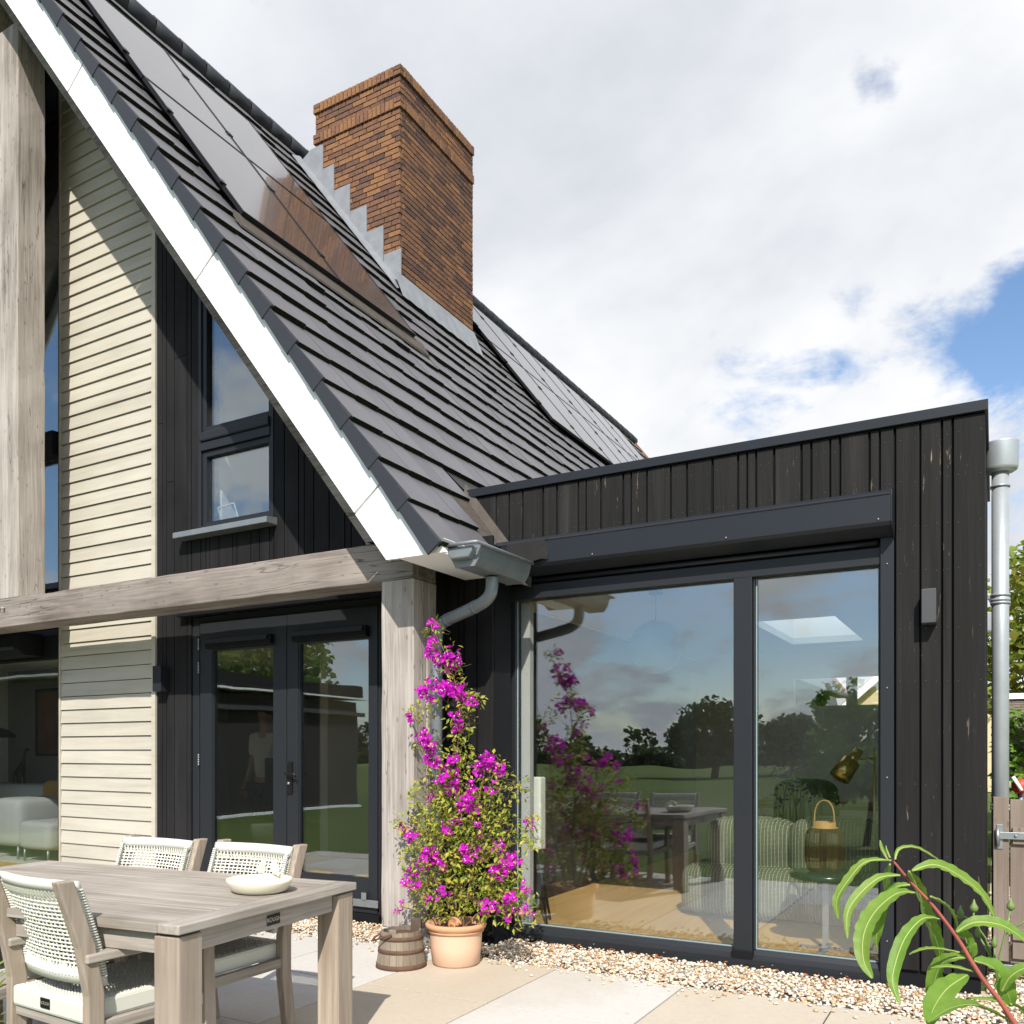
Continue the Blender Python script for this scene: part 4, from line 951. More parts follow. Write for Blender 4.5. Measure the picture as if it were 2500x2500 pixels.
# --- white panel on black tripod by the left jamb
wp = thing('speaker_stand', 'tall white speaker panel on a black tripod behind the flowering plant', 'speaker', (-3.0, 5.72, .05))
part('panel', MB().box(-3.075, -2.955, 5.70, 5.79, .62, 1.16), plain('white_plastic', (.80, .82, .76), .5), wp, bev=.012)
part('panel_front', bx(-3.06, -2.972, 5.695, 5.6995, .70, 1.02), plain('white_cloth', (.76, .78, .72), .9), wp)
for a, b in (((-3.03, 5.75, .62), (-3.12, 5.70, .055)), ((-3.0, 5.75, .62), (-2.90, 5.70, .055)), ((-3.01, 5.77, .62), (-3.0, 5.95, .055))): part('leg', MB().tube([a, b], .010, 8), m_blackmetal, wp)
# --- wood stove, person, sofa etc. in the main room
sv = thing('wood_stove', 'black wood stove with a black flue pipe behind the left door', 'stove', (-6.84, 6.95, .05))
part('stove_body', MB().box(-6.93, -6.62, 6.85, 7.1, .75, 1.28), m_blackmetal, sv, bev=.01); part('flue', MB().tube([(-6.82, 6.95, 1.28), (-6.82, 6.95, 2.55)], .055, 18), m_blackmetal, sv); part('stove_foot', bx(-6.82, -6.72, 6.9, 7.0, .05, .75), m_blackmetal, sv)
bch = thing('lounge_chair', 'round dark lounge chair behind the left door glass', 'chair', (-6.6, 6.5, .05))
part('seat', MB().lathe([(.05, .30), (.30, .38), (.42, .62), (.40, .64), (.28, .42), (0, .36)], (-6.65, 6.55, .0), 28), m_darkint, bch)
for i in range(4):
    a = math.pi / 4 + i * math.pi / 2; part('leg', MB().tube([(-6.65 + .12 * math.cos(a), 6.55 + .12 * math.sin(a), .33), (-6.65 + .3 * math.cos(a), 6.55 + .3 * math.sin(a), .05)], .01, 6), m_blackmetal, bch)
def skin(name, joints, edges, mat, parent, lv=2, root=0):
    me = bpy.data.meshes.new(name); me.from_pydata([j[0] for j in joints], edges, []); me.materials.append(mat)
    o = link(name, me, parent); m = o.modifiers.new('skin', 'SKIN'); m.use_smooth_shade = True
    for i, j in enumerate(joints):
        r = j[1]; o.data.skin_vertices[0].data[i].radius = r if isinstance(r, tuple) else (r, r)
        o.data.skin_vertices[0].data[i].use_root = i == root
    s_ = o.modifiers.new('sub', 'SUBSURF'); s_.levels = lv; s_.render_levels = lv; return o
# a man standing inside, seen from behind his left side, left arm hanging
per = thing('person', 'dark haired man in white t-shirt standing inside seen through the left door', 'person', (-7.36, 7.3, .05))
m_skin = plain('skin', (.42, .25, .17), .55, var=.05); m_hair = plain('dark_hair', (.025, .018, .013), .7); m_tee = plain('white_cotton', (.72, .72, .70), .9, var=.05); m_trou = plain('dark_trousers', (.03, .032, .04), .9)
px, py, pz = -7.36, 7.3, .05
def J(x, y, z_, r): return ((px + x, py + y, pz + z_), r)
body_j = [J(0, 0, .98, (.14, .11)), J(0, .01, 1.2, (.13, .10)), J(0, .02, 1.42, (.15, .10)), J(0, .01, 1.54, (.06, .06)), J(0, -.01, 1.61, (.055, .06)), J(0, -.02, 1.68, (.075, .09)), J(0, -.01, 1.76, (.078, .095)), J(0, 0, 1.82, (.05, .06)),
          J(-.19, .02, 1.46, .06), J(-.25, .05, 1.18, .045), J(-.28, -.03, .94, .032), J(-.285, -.05, .86, (.035, .018)),
          J(.19, .02, 1.46, .06), J(.26, .04, 1.18, .045), J(.25, -.12, .99, .032), J(.24, -.17, .93, (.035, .018)),
          J(-.09, 0, .90, .09), J(-.10, -.02, .50, .058), J(-.10, .02, .09, .038), J(-.10, -.12, .04, .035),
          J(.09, 0, .90, .09), J(.10, -.02, .50, .058), J(.10, .02, .09, .038), J(.10, -.12, .04, .035)]
skin('body', body_j, [(0, 1), (1, 2), (2, 3), (3, 4), (4, 5), (5, 6), (6, 7), (2, 8), (8, 9), (9, 10), (10, 11), (2, 12), (12, 13), (13, 14), (14, 15), (0, 16), (16, 17), (17, 18), (18, 19), (0, 20), (20, 21), (21, 22), (22, 23)], m_skin, per)
hand = MB()
for s_, hx, hy, hz in ((-1, px - .285, py - .05, pz + .86), (1, px + .24, py - .17, pz + .93)):
    for i, (dy, ln_) in enumerate(((-.03, .075), (-.01, .085), (.01, .08), (.028, .065))):
        hand.tube([(hx, hy + dy, hz - .02), (hx - .004, hy + dy - .004, hz - .02 - ln_ * .5), (hx + .012, hy + dy - .010, hz - .02 - ln_)], [.0095, .009, .0065], 6)
    hand.tube([(hx, hy - .03, hz + .02), (hx - .01, hy - .06, hz - .02), (hx, hy - .065, hz - .045)], [.011, .0095, .007], 6)
part('fingers', hand, m_skin, per)
skin('t_shirt', [J(0, 0, .93, (.165, .13)), J(0, .01, 1.2, (.15, .118)), J(0, .02, 1.43, (.168, .118)), J(0, .015, 1.51, (.09, .075)), J(-.19, .02, 1.465, .08), J(-.235, .04, 1.25, .07), J(.19, .02, 1.465, .08), J(.24, .04, 1.25, .07)], [(0, 1), (1, 2), (2, 3), (2, 4), (4, 5), (2, 6), (6, 7)], m_tee, per)
skin('trousers', [J(0, 0, .96, (.155, .12)), J(-.09, 0, .88, .10), J(-.10, -.02, .50, .075), J(-.10, .02, .08, .06), J(.09, 0, .88, .10), J(.10, -.02, .50, .075), J(.10, .02, .08, .06)], [(0, 1), (1, 2), (2, 3), (0, 4), (4, 5), (5, 6)], m_trou, per)
hr = MB().ball((px, py + .012, pz + 1.765), (.088, .105, .085), 18, 12); part('hair', hr, m_hair, per)
fc = MB().ball((px - .08, py - .02, pz + 1.70), (.012, .022, .032), 8, 6).ball((px + .08, py - .02, pz + 1.70), (.012, .022, .032), 8, 6).ball((px, py - .112, pz + 1.70), (.012, .018, .022), 8, 6)
part('ears_and_nose', fc, m_skin, per)
# living room
ls = thing('sofa', 'pale grey upholstered sofa in the living room behind the left window', 'sofa', (-10.3, 6.9, .05))
m_ls = plain('pale_grey_upholstery', (.42, .44, .42), .9, var=.06, scale=30)
part('seat', cushion(-12.4, -10.5, 6.2, 7.0, .2, .48, .3), m_ls, ls); part('armrest', cushion(-10.72, -10.12, 6.05, 6.75, .2, .79, .3), m_ls, ls); part('backrest', cushion(-12.4, -10.6, 6.75, 7.0, .3, .92, .3), m_ls, ls)
part('footstool', cushion(-10.08, -9.45, 6.0, 6.6, .2, .54, .3), m_ls, ls)
for x, y in ((-10.2, 6.1), (-10.65, 6.1), (-10.0, 6.06), (-9.55, 6.06)): part('leg', MB().tube([(x, y, .05), (x, y, .22)], .015, 8), m_steel, ls)
tag(part('cushion', cushion(-10.75, -10.35, 6.72, 6.86, .6, .98, .5), plain('ochre_cushion', (.40, .24, .07), .9)), 'ochre cushion on the pale living room sofa', 'cushion')
tag(part('rug', bx(-12.2, -9.7, 5.95, 6.9, .0505, .062), plain('pale_shaggy_rug', (.45, .45, .42), 1, var=.6, scale=30)), 'pale mottled rug under the living room sofa', 'rug')
gf = thing('giraffe_figurine', 'dark wooden giraffe figurine standing behind the left window', 'figurine', (-11.85, 7.1, .9))
gx, gy, gz = -11.9, 7.1, .9
def G(x, z_, r, y=0): return ((gx + x * 1.15, gy + y, gz + z_ * 1.0), r)
skin('giraffe_body', [G(0, .2, .045), G(.10, .22, .045), G(.14, .34, .024), G(.17, .46, .018), G(.19, .49, .022), G(.24, .46, .013), G(-.03, .1, .018, -.03), G(-.03, .0, .014, -.03), G(-.03, .1, .018, .03), G(-.03, .0, .014, .03), G(.10, .1, .018, -.03), G(.10, .0, .014, -.03), G(.10, .1, .018, .03), G(.10, 0, .014, .03)], [(0, 1), (1, 2), (2, 3), (3, 4), (4, 5), (0, 6), (6, 7), (0, 8), (8, 9), (1, 10), (10, 11), (1, 12), (12, 13)], plain('dark_carved_wood', (.05, .03, .02), .5), gf, 1)
sb_ = thing('sideboard', 'low pale sideboard under the picture in the living room', 'sideboard', (-11.8, 7.25, .05))
part('sideboard_body', bx(-12.8, -10.2, 7.03, 7.45, .1, .9), m_white_in, sb_, bev=.01); part('sideboard_plinth', bx(-12.7, -10.3, 7.06, 7.4, .05, .1), m_darkint, sb_)
part('room_wall', bx(-13.0, -9.3, 7.62, 7.72, .05, 2.55), plain('grey_plaster', (.30, .31, .30), .85), house)
pt = thing('painting', 'reddish brown framed painting on the living room wall', 'painting', (-11.9, 7.6, 1.3))
part('canvas', bx(-12.2, -11.2, 7.585, 7.61, 1.32, 2.22), plain('reddish_abstract_canvas', (.22, .10, .075), .8, var=.6, scale=3), pt); frame('picture_frame', -12.24, -11.16, 1.29, 2.26, .03, 7.57, 7.612, pt, m_darkint)
al = thing('arc_lamp', 'black dome lamp shade seen at the left edge behind glass', 'lamp', (-12.3, 6.8, .06))
part('lamp_shade', MB().lathe([(.22, 0), (.21, .04), (.14, .10), (.03, .13)], (-11.75, 6.75, 1.54), 24), m_blackmetal, al); part('stand', MB().tube([(-12.6, 6.6, .06), (-12.6, 6.6, 1.6), (-12.2, 6.7, 1.9), (-11.8, 6.75, 1.8), (-11.75, 6.75, 1.66)], .012, 8), m_blackmetal, al); part('base', MB().lathe([(.16, 0), (.16, .02), (0, .03)], (-12.6, 6.6, .06), 20), m_blackmetal, al)
# desk and chair at the back of the garden room
dk = thing('desk', 'brown wooden desk with pale splayed legs behind the striped sofa', 'desk', (-1.3, 9.3, .05))
part('desk_top', bx(-2.3, -.3, 8.9, 9.7, .78, .82), plain('brown_desk_wood', (.13, .075, .035), .5), dk, bev=.004)
for x in (-2.15, -.45): part('leg', MB().prism([(x - .12, .05), (x + .12, .05), (x + .05, .78), (x - .05, .78)], 'Y', 8.95, 9.0), m_white_in, dk)
dc = thing('desk_chair', 'dark rounded desk chair behind the striped sofa', 'chair', (-1.55, 8.5, .05))
part('backrest', cushion(-1.85, -1.25, 8.35, 8.45, .62, 1.10, .6), m_darkint, dc); part('seat', cushion(-1.85, -1.25, 8.4, 8.9, .42, .52, .5), m_darkint, dc); part('pedestal', MB().tube([(-1.55, 8.6, .05), (-1.55, 8.6, .45)], .03, 8), m_steel, dc)

# ================================================================== OUTDOOR DINING
TZ = .75
tb = thing('garden_table', 'large weathered teak garden table with thick square legs', 'table', (-3.50, 2.46, 0), R(6.0))
TL, TWd = 2.0, 1.09
def tpart(name, mb, mat, **k): return part(name, mb, mat, tb, local=True, **k)
hx_, hy_ = TL / 2, TWd / 2
for sx in (-1, 1): tpart('breadboard_end', bx(min(sx * hx_, sx * (hx_ - .10)), max(sx * hx_, sx * (hx_ - .10)), -hy_, hy_, TZ - .034, TZ), m_teak_y, bev=.004)
npl = 8; pw = TWd / npl
for i in range(npl):
    y0 = -hy_ + i * pw; tpart('plank', bx(-hx_ + .102, hx_ - .102, y0 + .001, y0 + pw - .001, TZ - .034, TZ - random.uniform(.0005, .002)), m_teak_x, bev=.0025)
lw_ = .115
for sx in (-1, 1):
    for sy in (-1, 1):
        x, y = sx * (hx_ - .012 - lw_ / 2), sy * (hy_ - .012 - lw_ / 2); ap_ = sx * .0
        mb = MB(); mb.box(x - lw_ / 2, x + lw_ / 2, y - lw_ / 2, y + lw_ / 2, 0, TZ - .044)
        o = tpart('leg', mb, m_teak_z, bev=.006)
for sy in (-1, 1): tpart('apron', bx(-hx_ + .14, hx_ - .14, sy * (hy_ - .05) - .014, sy * (hy_ - .05) + .014, TZ - .115, TZ - .036), m_teak_x, bev=.003)
for sx in (-1, 1): tpart('apron', bx(sx * (hx_ - .05) - .014, sx * (hx_ - .05) + .014, -hy_ + .14, hy_ - .14, TZ - .115, TZ - .036), m_teak_y, bev=.003)
tpl = tpart('maker_plate', bx(hx_ - .036, hx_ - .033, -.04, .04, TZ - .098, TZ - .055), m_plate, bev=.001)
def text(name, s, size, mat, parent, M_):
    cu = bpy.data.curves.new('lettering', 'FONT'); cu.body = s; cu.size = size; cu.align_x = 'CENTER'; cu.align_y = 'CENTER'; cu.extrude = .0004
    to = bpy.data.objects.new('lettering', cu); COL.objects.link(to); bpy.context.view_layer.update()
    me = bpy.data.meshes.new_from_object(to.evaluated_get(bpy.context.evaluated_depsgraph_get())); bpy.data.objects.remove(to); me.transform(M_); me.materials.clear(); me.materials.append(mat)
    o = bpy.data.objects.new(name, me); COL.objects.link(o); o.parent = parent; return o
text('lettering', 'ROUGH', .024, m_pale_let, tpl, Matrix.Translation((hx_ - .0325, 0, TZ - .0765)) @ Matrix.Rotation(R(90), 4, 'Z') @ Matrix.Rotation(R(90), 4, 'X'))
# --- chair: local frame, faces +Y, back at -Y
def make_chair(label):
    t = thing('garden_chair', label, 'chair', (0, 0, 0), 0, 'rope and teak armchairs round the garden table')
    def cp(name, mb, mat, **k): return part(name, mb, mat, t, local=True, **k)
    def bar(pts, w, d):
        """rectangular bar through points in the YZ plane at given x: pts [(x,y,z)]"""
        mb = MB(); vs = []
        for (x, y, z_) in pts: vs += [(x - w / 2, y - d / 2, z_), (x + w / 2, y - d / 2, z_), (x + w / 2, y + d / 2, z_), (x - w / 2, y + d / 2, z_)]
        n = len(pts); fs = [(i * 4 + j, i * 4 + (j + 1) % 4, i * 4 + 4 + (j + 1) % 4, i * 4 + 4 + j) for i in range(n - 1) for j in range(4)]
        return mb.add(vs, fs + [(3, 2, 1, 0), tuple((n - 1) * 4 + j for j in range(4))])
    W2 = .255
    for s in (-1, 1):
        cp('rear_leg', bar([(s * W2, -.04, 0), (s * W2, .0, .30), (s * W2, 0, .48), (s * W2, -.035, .66), (s * W2, -.115, .90)], .042, .062), m_teak_z, bev=.005)
        cp('front_leg', bar([(s * W2, .50, 0), (s * W2, .485, .42), (s * W2, .48, .60)], .042, .055), m_teak_z, bev=.005)
        mb = MB(); mb.box(s * W2 - .034, s * W2 + .034, -.045, .52, .60, .632); cp('armrest', mb, m_teak_y, bev=.006)
        cp('side_rail', bx(s * W2 - .014, s * W2 + .014, .03, .46, .335, .38), m_teak_y, bev=.003)
    cp('front_rail', bx(-W2 + .02, W2 - .02, .47, .498, .335, .38), m_teak_x, bev=.003)
    cp('rear_rail', bx(-W2 + .02, W2 - .02, -.015, .015, .335, .40), m_teak_x, bev=.003)
    # rope seat: wrapped sides and woven top
    si = W2 - .022
    sw = MB(); sw.box(-si, si, -.03, .012, .375, .452); sw.box(-si, si, .455, .497, .375, .452); sw.box(-si, -si + .035, .012, .455, .375, .450); sw.box(si - .035, si, .012, .455, .375, .450)
    cp('seat_wrap', sw, m_wrap, bev=.012)
    def weave(P, nu, nv, r, su, sv):
        """woven cord: P(u,v)->(point, normal)"""
        mb = MB()
        for a in range(nv):
            v = (a + .5) / nv; pts = []
            for q in range(nu * 2 + 1):
                u = q / (nu * 2); p, nn = P(u, v); pts.append(p + nn * (r * .9 * (1 if (q // 1 + a) % 2 else -1)))
            mb.tube(pts, r, 5, 0, True, False)
        for a in range(nu):
            u = (a + .5) / nu; pts = []
            for q in range(nv + 1):
                v = q / nv; p, nn = P(u, v); pts.append(p + nn * (r * .4 * (1 if (q + a) % 2 else -1)))
            mb.tube(pts, r * .8, 5, 0, True, False)
        return mb
    def seatP(u, v): 
        x = -si + .02 + (2 * si - .04) * u; y = -.01 + .48 * v; sag = .02 * math.sin(math.pi * u) * math.sin(math.pi * v)
        return Vector((x, y, .449 - sag)), Vector((0, 0, 1))
    cp('seat_weave', weave(seatP, 22, 28, .0045, 0, 0), m_rope, kind='stuff')
    cp('seat_web', MB().box(-si + .03, si - .03, .01, .46, .395, .41), plain('dark_webbing', (.07, .075, .07), .9))
    # back
    bi = W2 - .006
    def backC(u, z_):
        y = (-.035 - (.66 - z_) * -.0) if z_ < .66 else -.035 - (z_ - .66) / .24 * .08
        if z_ < .66: y = -.035 * max(0, (z_ - .48)) / .18
        bow = -.035 * math.sin(math.pi * u); return Vector((-bi + 2 * bi * u, y + bow + .050, z_))
    def wrap(z0, z1, th):
        mb = MB(); n = 14; vs = []
        for i in range(n + 1):
            u = i / n; a, b = backC(u, z0), backC(u, z1)
            vs += [a + Vector((0, -th, 0)), b + Vector((0, -th, 0)), b + Vector((0, th, 0)), a + Vector((0, th, 0))]
        fs = [(i * 4 + j, i * 4 + (j + 1) % 4, i * 4 + 4 + (j + 1) % 4, i * 4 + 4 + j) for i in range(n) for j in range(4)]
        return mb.add(vs, [f[::-1] for f in fs] + [(0, 1, 2, 3), tuple(n * 4 + j for j in (3, 2, 1, 0))], 0, True)
    cp('top_wrap', wrap(.848, .893, .013), m_wrap); cp('bottom_wrap', wrap(.50, .555, .015), m_wrap)
    def backP(u, v): p = backC(.03 + .94 * u, .55 + .29 * v); return p, Vector((0, -1, .25)).normalized()
    cp('back_weave', weave(backP, 19, 19, .0042, 0, 0), m_rope, kind='stuff')
    fr = MB()
    for i in range(26):                                   # ropes running from the weave over the top and bottom rails
        u = (i + .5) / 26; fr.tube([backC(u, .53) + Vector((0, -.016, 0)), backC(u, .575)], .0042, 5, 0, True, False); fr.tube([backC(u, .815), backC(u, .85) + Vector((0, -.018, 0))], .0042, 5, 0, True, False)
        fr.tube([backC(u, .815), backC(u, .85) + Vector((0, .018, 0))], .0042, 5, 0, True, False)
    cp('weave_fringe', fr, m_rope, kind='stuff')
    for s in (-1, 1):
        sl = MB(); u = .02 if s < 0 else .98
        for i in range(34):
            z_ = .535 + .325 * i / 33; p = backC(u, z_); sl.tube([p + Vector((-.012, -.010, 0)), p + Vector((.006, -.013, 0)), p + Vector((.013, -.004, 0)), p + Vector((.013, .012, 0)), p + Vector((.006, .020, 0)), p + Vector((-.012, .018, 0))], .0046, 5, 0, True, False)
        cp('side_lashing', sl, m_rope, kind='stuff')
    pt_ = cp('maker_plate', bx(-.03, .03, -.0345, -.031, .398, .436), m_plate, bev=.001)
    text('lettering', 'ROUGH', .017, m_pale_let, pt_, Matrix.Translation((0, -.0347, .417)) @ Matrix.Rotation(R(90), 4, 'X'))
    return t
ch = make_chair('rope and teak armchair nearest the camera, seen from behind with black maker plate')
ch.location = (-3.07, 1.97, 0); ch.rotation_euler[2] = R(-3)
WM[ch.name] = Matrix.Identity(4)
dup(ch, (-3.80, 1.86, 0), R(4), 'rope and teak armchair at the left picture edge, only its seat and leg visible')
dup(ch, (-3.19, 3.02, 0), R(181), 'rope and teak armchair across the table, right of the pair, behind the bird bath')
dup(ch, (-3.83, 2.97, 0), R(182), 'rope and teak armchair across the table, left of the pair, before the cladding')
# --- bird bath dish with two birds
bb = thing('bird_bath', 'cream ceramic bird bath dish with two small birds on its rim', 'bird bath', (-2.75, 2.69, TZ))
bT = Matrix.Translation((-2.75, 2.69, TZ))
part('dish', MB().lathe([(.095, 0), (.115, .012), (.132, .045), (.134, .058), (.124, .058), (.108, .045), (.10, .035), (0, .032)], (-2.75, 2.69, TZ), 48, sx=1.08, sy=.98), m_ceramic, bb)
def bird(x, y, a):
    mb = MB(); Rz = Matrix.Rotation(a, 3, 'Z'); o_ = Vector((x, y, TZ + .062))
    mb.ball(o_ + Vector((0, 0, .02)), (.030, .019, .021), 12, 8, T=Rz @ Matrix.Rotation(-.5, 3, 'Y')); mb.ball(o_ + Rz @ Vector((.020, 0, .044)), .0135, 10, 8)
    mb.tube([o_ + Rz @ Vector((.030, 0, .044)), o_ + Rz @ Vector((.042, 0, .042))], [.005, .0008], 6); mb.tube([o_ + Rz @ Vector((-.018, 0, .012)), o_ + Rz @ Vector((-.045, 0, -.002))], [.011, .005], 6)
    return part('bird', mb, m_ceramic, bb)
bird(-2.835, 2.785, R(-20)); bird(-2.765, 2.80, R(150))

# ================================================================== POT, PLANT, BUCKET
PX, PY = -3.0, 4.615
pot = thing('plant_pot', 'pale terracotta pot holding the bougainvillea', 'plant pot', (PX, PY, 0))
part('pot_wall', MB().lathe([(.135, 0), (.150, .012), (.163, .12), (.168, .205), (.170, .222), (.162, .222), (.155, .10), (0, .09)], (PX, PY, 0), 48), m_terra, pot)
part('rim', MB().lathe([(.168, .207), (.180, .212), (.180, .222), (.174, .226), (.190, .234), (.196, .250), (.192, .264), (.178, .268), (.166, .258), (.160, .21)], (PX, PY, 0), 48), m_terra_rim, pot)
part('soil', MB().lathe([(.168, .228), (.10, .238), (0, .24)], (PX, PY, 0), 30), m_soil, pot)
def shell():
    m = Mat('banded_snail_shell'); w = m.n('ShaderNodeTexWave', wave_type='RINGS'); w.inputs['Scale'].default_value = 14; w.inputs['Distortion'].default_value = 4; m.l(m.tc.outputs['Object'], w.inputs['Vector'])
    return m.finish(m.mix(w.outputs['Fac'], (.20, .07, .03), (.55, .28, .12)), .4)
shl = MB(); pts, rs = [], []
for i in range(40):
    a = i * .42; r_ = .034 * math.exp(-i * .05); pts.append((PX + .05 + r_ * math.cos(a), PY - .115 - .0009 * i + .02, .268 + r_ * math.sin(a))); rs.append(.028 * math.exp(-i * .055))
tag(part('snail_shell', shl.tube(pts, rs, 10), shell()), 'brown banded snail shell lying on the pot soil', 'shell')
BG = [(-3.219, 2.149, 0.08, 0.064, 0.4), (-3.138, 1.998, 0.14, 0.095, 0.8), (-3.081, 1.903, 0.097, 0.058, 0.7), (-3.05, 1.823, 0.042, 0.042, 0.1), (-3.107, 1.733, 0.218, 0.095, 0.85), (-2.926, 1.669, 0.113, 0.068, 0.4), (-3.317, 1.605, 0.139, 0.065, 0.35), (-3.012, 1.52, 0.126, 0.11, 0.5), (-3.251, 1.403, 0.123, 0.086, 0.85), (-3.006, 1.342, 0.108, 0.094, 0.4), (-3.235, 1.257, 0.092, 0.069, 0.7), (-3.059, 1.258, 0.157, 0.116, 0.45), (-2.798, 1.255, 0.148, 0.087, 0.75), (-2.997, 1.115, 0.18, 0.118, 0.45), (-2.65, 1.122, 0.175, 0.114, 0.15), (-3.203, 1.044, 0.168, 0.133, 0.15), (-2.92, 0.961, 0.328, 0.156, 0.3), (-3.138, 0.834, 0.259, 0.159, 0.12), (-2.768, 0.851, 0.294, 0.154, 0.2), (-3.17, 0.647, 0.275, 0.159, 0.3), (-2.768, 0.646, 0.28, 0.154, 0.25), (-2.981, 0.763, 0.36, 0.183, 0.2), (-2.95, 0.452, 0.374, 0.156, 0.2), (-3.138, 0.384, 0.213, 0.132, 0.2), (-2.709, 0.421, 0.249, 0.14, 0.3), (-2.549, 0.484, 0.13, 0.1, 0.6), (-2.549, 0.346, 0.13, 0.088, 0.6), (-3.3, 0.531, 0.108, 0.094, 0.6), (-2.607, 0.656, 0.116, 0.101, 0.8), (-2.889, 0.711, 0.104, 0.065, 0.9), (-3.138, 0.662, 0.122, 0.079, 0.85), (-2.907, 1.0, 0.074, 0.065, 0.9), (-3.015, 1.096, 0.075, 0.065, 0.8), (-3.416, 0.876, 0.078, 0.081, 0.4), (-3.436, 0.302, 0.031, 0.024, 1.0), (-2.464, 0.914, 0.063, 0.075, 0.3), (-2.45, 0.791, 0.069, 0.05, 0.2)]
bgv = thing('bougainvillea', 'tall climbing bougainvillea with magenta flowers and yellow green leaves in the terracotta pot', 'plant', (PX, PY, .24))
lf, br, bo, tw = MB(), MB(), MB(), MB()
def rvec(): 
    while True:
        v = Vector((random.uniform(-1, 1), random.uniform(-1, 1), random.uniform(-1, 1)))
        if .05 < v.length < 1: return v
def bract(p, mb, s):
    ax = (rvec().normalized() + Vector((.2, -.8, .3))).normalized(); a = ax.orthogonal().normalized(); b = ax.cross(a)
    for q in range(3):
        t = q * 2.094 + random.uniform(-.2, .2); d = (a * math.cos(t) + b * math.sin(t) + ax * random.uniform(.35, .9)).normalized() * s
        mb.leaf(p, d, s * .42, ax, .3)
    return ax
eyes = MB()
for (x, z_, rx, rz_, fr) in BG:
    if z_ > 1.2: x += .035; rx *= .82
    ar = rx * rz_; nl = int((8200 if z_ > .95 else 6900) * ar * (1.3 - fr)) + 10; nf = int((8200 if z_ > .95 else 6300) * ar * fr ** 2.4) + (5 if fr > .28 else 0)
    dp = min(.15, rx * .8 + .02); cy = PY + .02 - (.0 if z_ > 1.0 else .02)
    for _ in range(nl):
        v = rvec(); p = Vector((x + v.x * rx, cy + v.y * dp, z_ + v.z * rz_)); s = random.uniform(.022, .052)
        d = (v * .5 + rvec() + Vector((0, -.15, -.1))).normalized() * s; lf.leaf(p, d, s * random.uniform(.17, .28), (rvec() * .8 + Vector((0, -.3, .8))).normalized(), .35)
    for _ in range(nl // 12):
        v = rvec(); p = Vector((x + v.x * rx * .8, cy + v.y * dp, z_ + v.z * rz_ * .8)); tw.tube([p, p + rvec() * .05, p + rvec() * .09], [.0022, .0017, .001], 4, 0, True, False)
    ncl = max(1, nf // 7) if nf else 0
    for _ in range(ncl):
        v = rvec(); c_ = Vector((x + v.x * rx * .8, cy + min(v.y, .3) * dp - dp * .25, z_ + v.z * rz_ * .8))
        for _ in range(random.randint(6, 10)):
            p = c_ + rvec() * .042; old = random.random() < (.10 if z_ < .7 else .02)
            ax = bract(p, bo if old else br, random.uniform(.022, .034))
            if random.random() < .35: eyes.ball(p + ax * .016, .0035, 5, 3)
stems = [[(PX + .01, PY, .2), (PX - .02, PY + .02, .6), (PX + .02, PY + .03, .95), (-3.02, PY + .04, 1.3), (-3.0, PY + .05, 1.55), (-3.04, PY + .05, 1.8), (-3.10, PY + .05, 1.95), (-3.2, PY + .06, 2.15)],
         [(PX - .05, PY + .02, .2), (PX - .15, PY, .5), (-3.22, PY, .8), (-3.2, PY, 1.05), (-3.25, PY + .02, 1.4), (-3.35, PY + .0, 1.62)],
         [(PX + .05, PY, .2), (PX + .12, PY - .03, .5), (-2.8, PY, .85), (-2.7, PY, 1.1), (-2.45, PY - .02, 1.12)],
         [(PX + .04, PY - .02, .2), (PX + .2, PY - .03, .35), (-2.6, PY - .02, .4), (-2.5, PY - .02, .33)], [(PX, PY - .02, .2), (PX + .1, PY - .02, .6), (-2.85, PY, .95), (-2.78, PY, 1.25)],
         [(PX - .06, PY - .02, .2), (PX - .2, PY - .03, .3), (-3.42, PY - .03, .33)], [(-3.0, PY + .04, 1.5), (-2.95, PY, 1.64), (-2.86, PY, 1.68)], [(-2.8, PY, .7), (-2.6, PY - .02, .78), (-2.42, PY, .8)], [(-3.2, PY, .8), (-3.35, PY - .02, .87), (-3.47, PY - .02, .9)]]
for s_ in stems:
    q = smooth(s_, 5); tw.tube(q, [.007 * (1 - .7 * i / len(q)) for i in range(len(q))], 6)
part('stems', tw, m_stem, bgv); part('foliage', lf, m_leaf_bg, bgv, kind='stuff'); part('flowers', br, m_bract, bgv, kind='stuff'); part('faded_flowers', bo, m_bract_old, bgv, kind='stuff'); part('flower_eyes', eyes, m_white, bgv, kind='stuff')
# --- bucket
bk = thing('wooden_bucket', 'old coopered wooden bucket with rusty hoops and wire handle', 'bucket', (-3.27, 4.40, 0))
BX, BY = -3.27, 4.40; H = .225
def brad(z_): return .157 - .030 * z_ / H
ns = 22
for i in range(ns):
    a0, a1 = 2 * math.pi * i / ns + .006, 2 * math.pi * (i + 1) / ns - .006; top = H + random.uniform(-.004, .004); vs = []
    for z_ in (.0, H * .5, top):
        for r_ in (brad(z_) + random.uniform(-.0008, .0008), brad(z_) - .014):
            for a in (a0, a1): vs.append((BX + r_ * math.cos(a), BY + r_ * math.sin(a), z_))
    fs = []
    for q in range(2): b = q * 4; fs += [(b, b + 1, b + 5, b + 4), (b + 3, b + 2, b + 6, b + 7), (b + 2, b, b + 4, b + 6), (b + 1, b + 3, b + 7, b + 5)]
    part('stave', MB().add(vs, fs + [(8, 9, 11, 10), (0, 2, 3, 1)]), m_bw, bk)
part('bucket_base', MB().lathe([(.142, .02), (.142, .03), (0, .03)], (BX, BY, 0), 24), m_bw, bk)
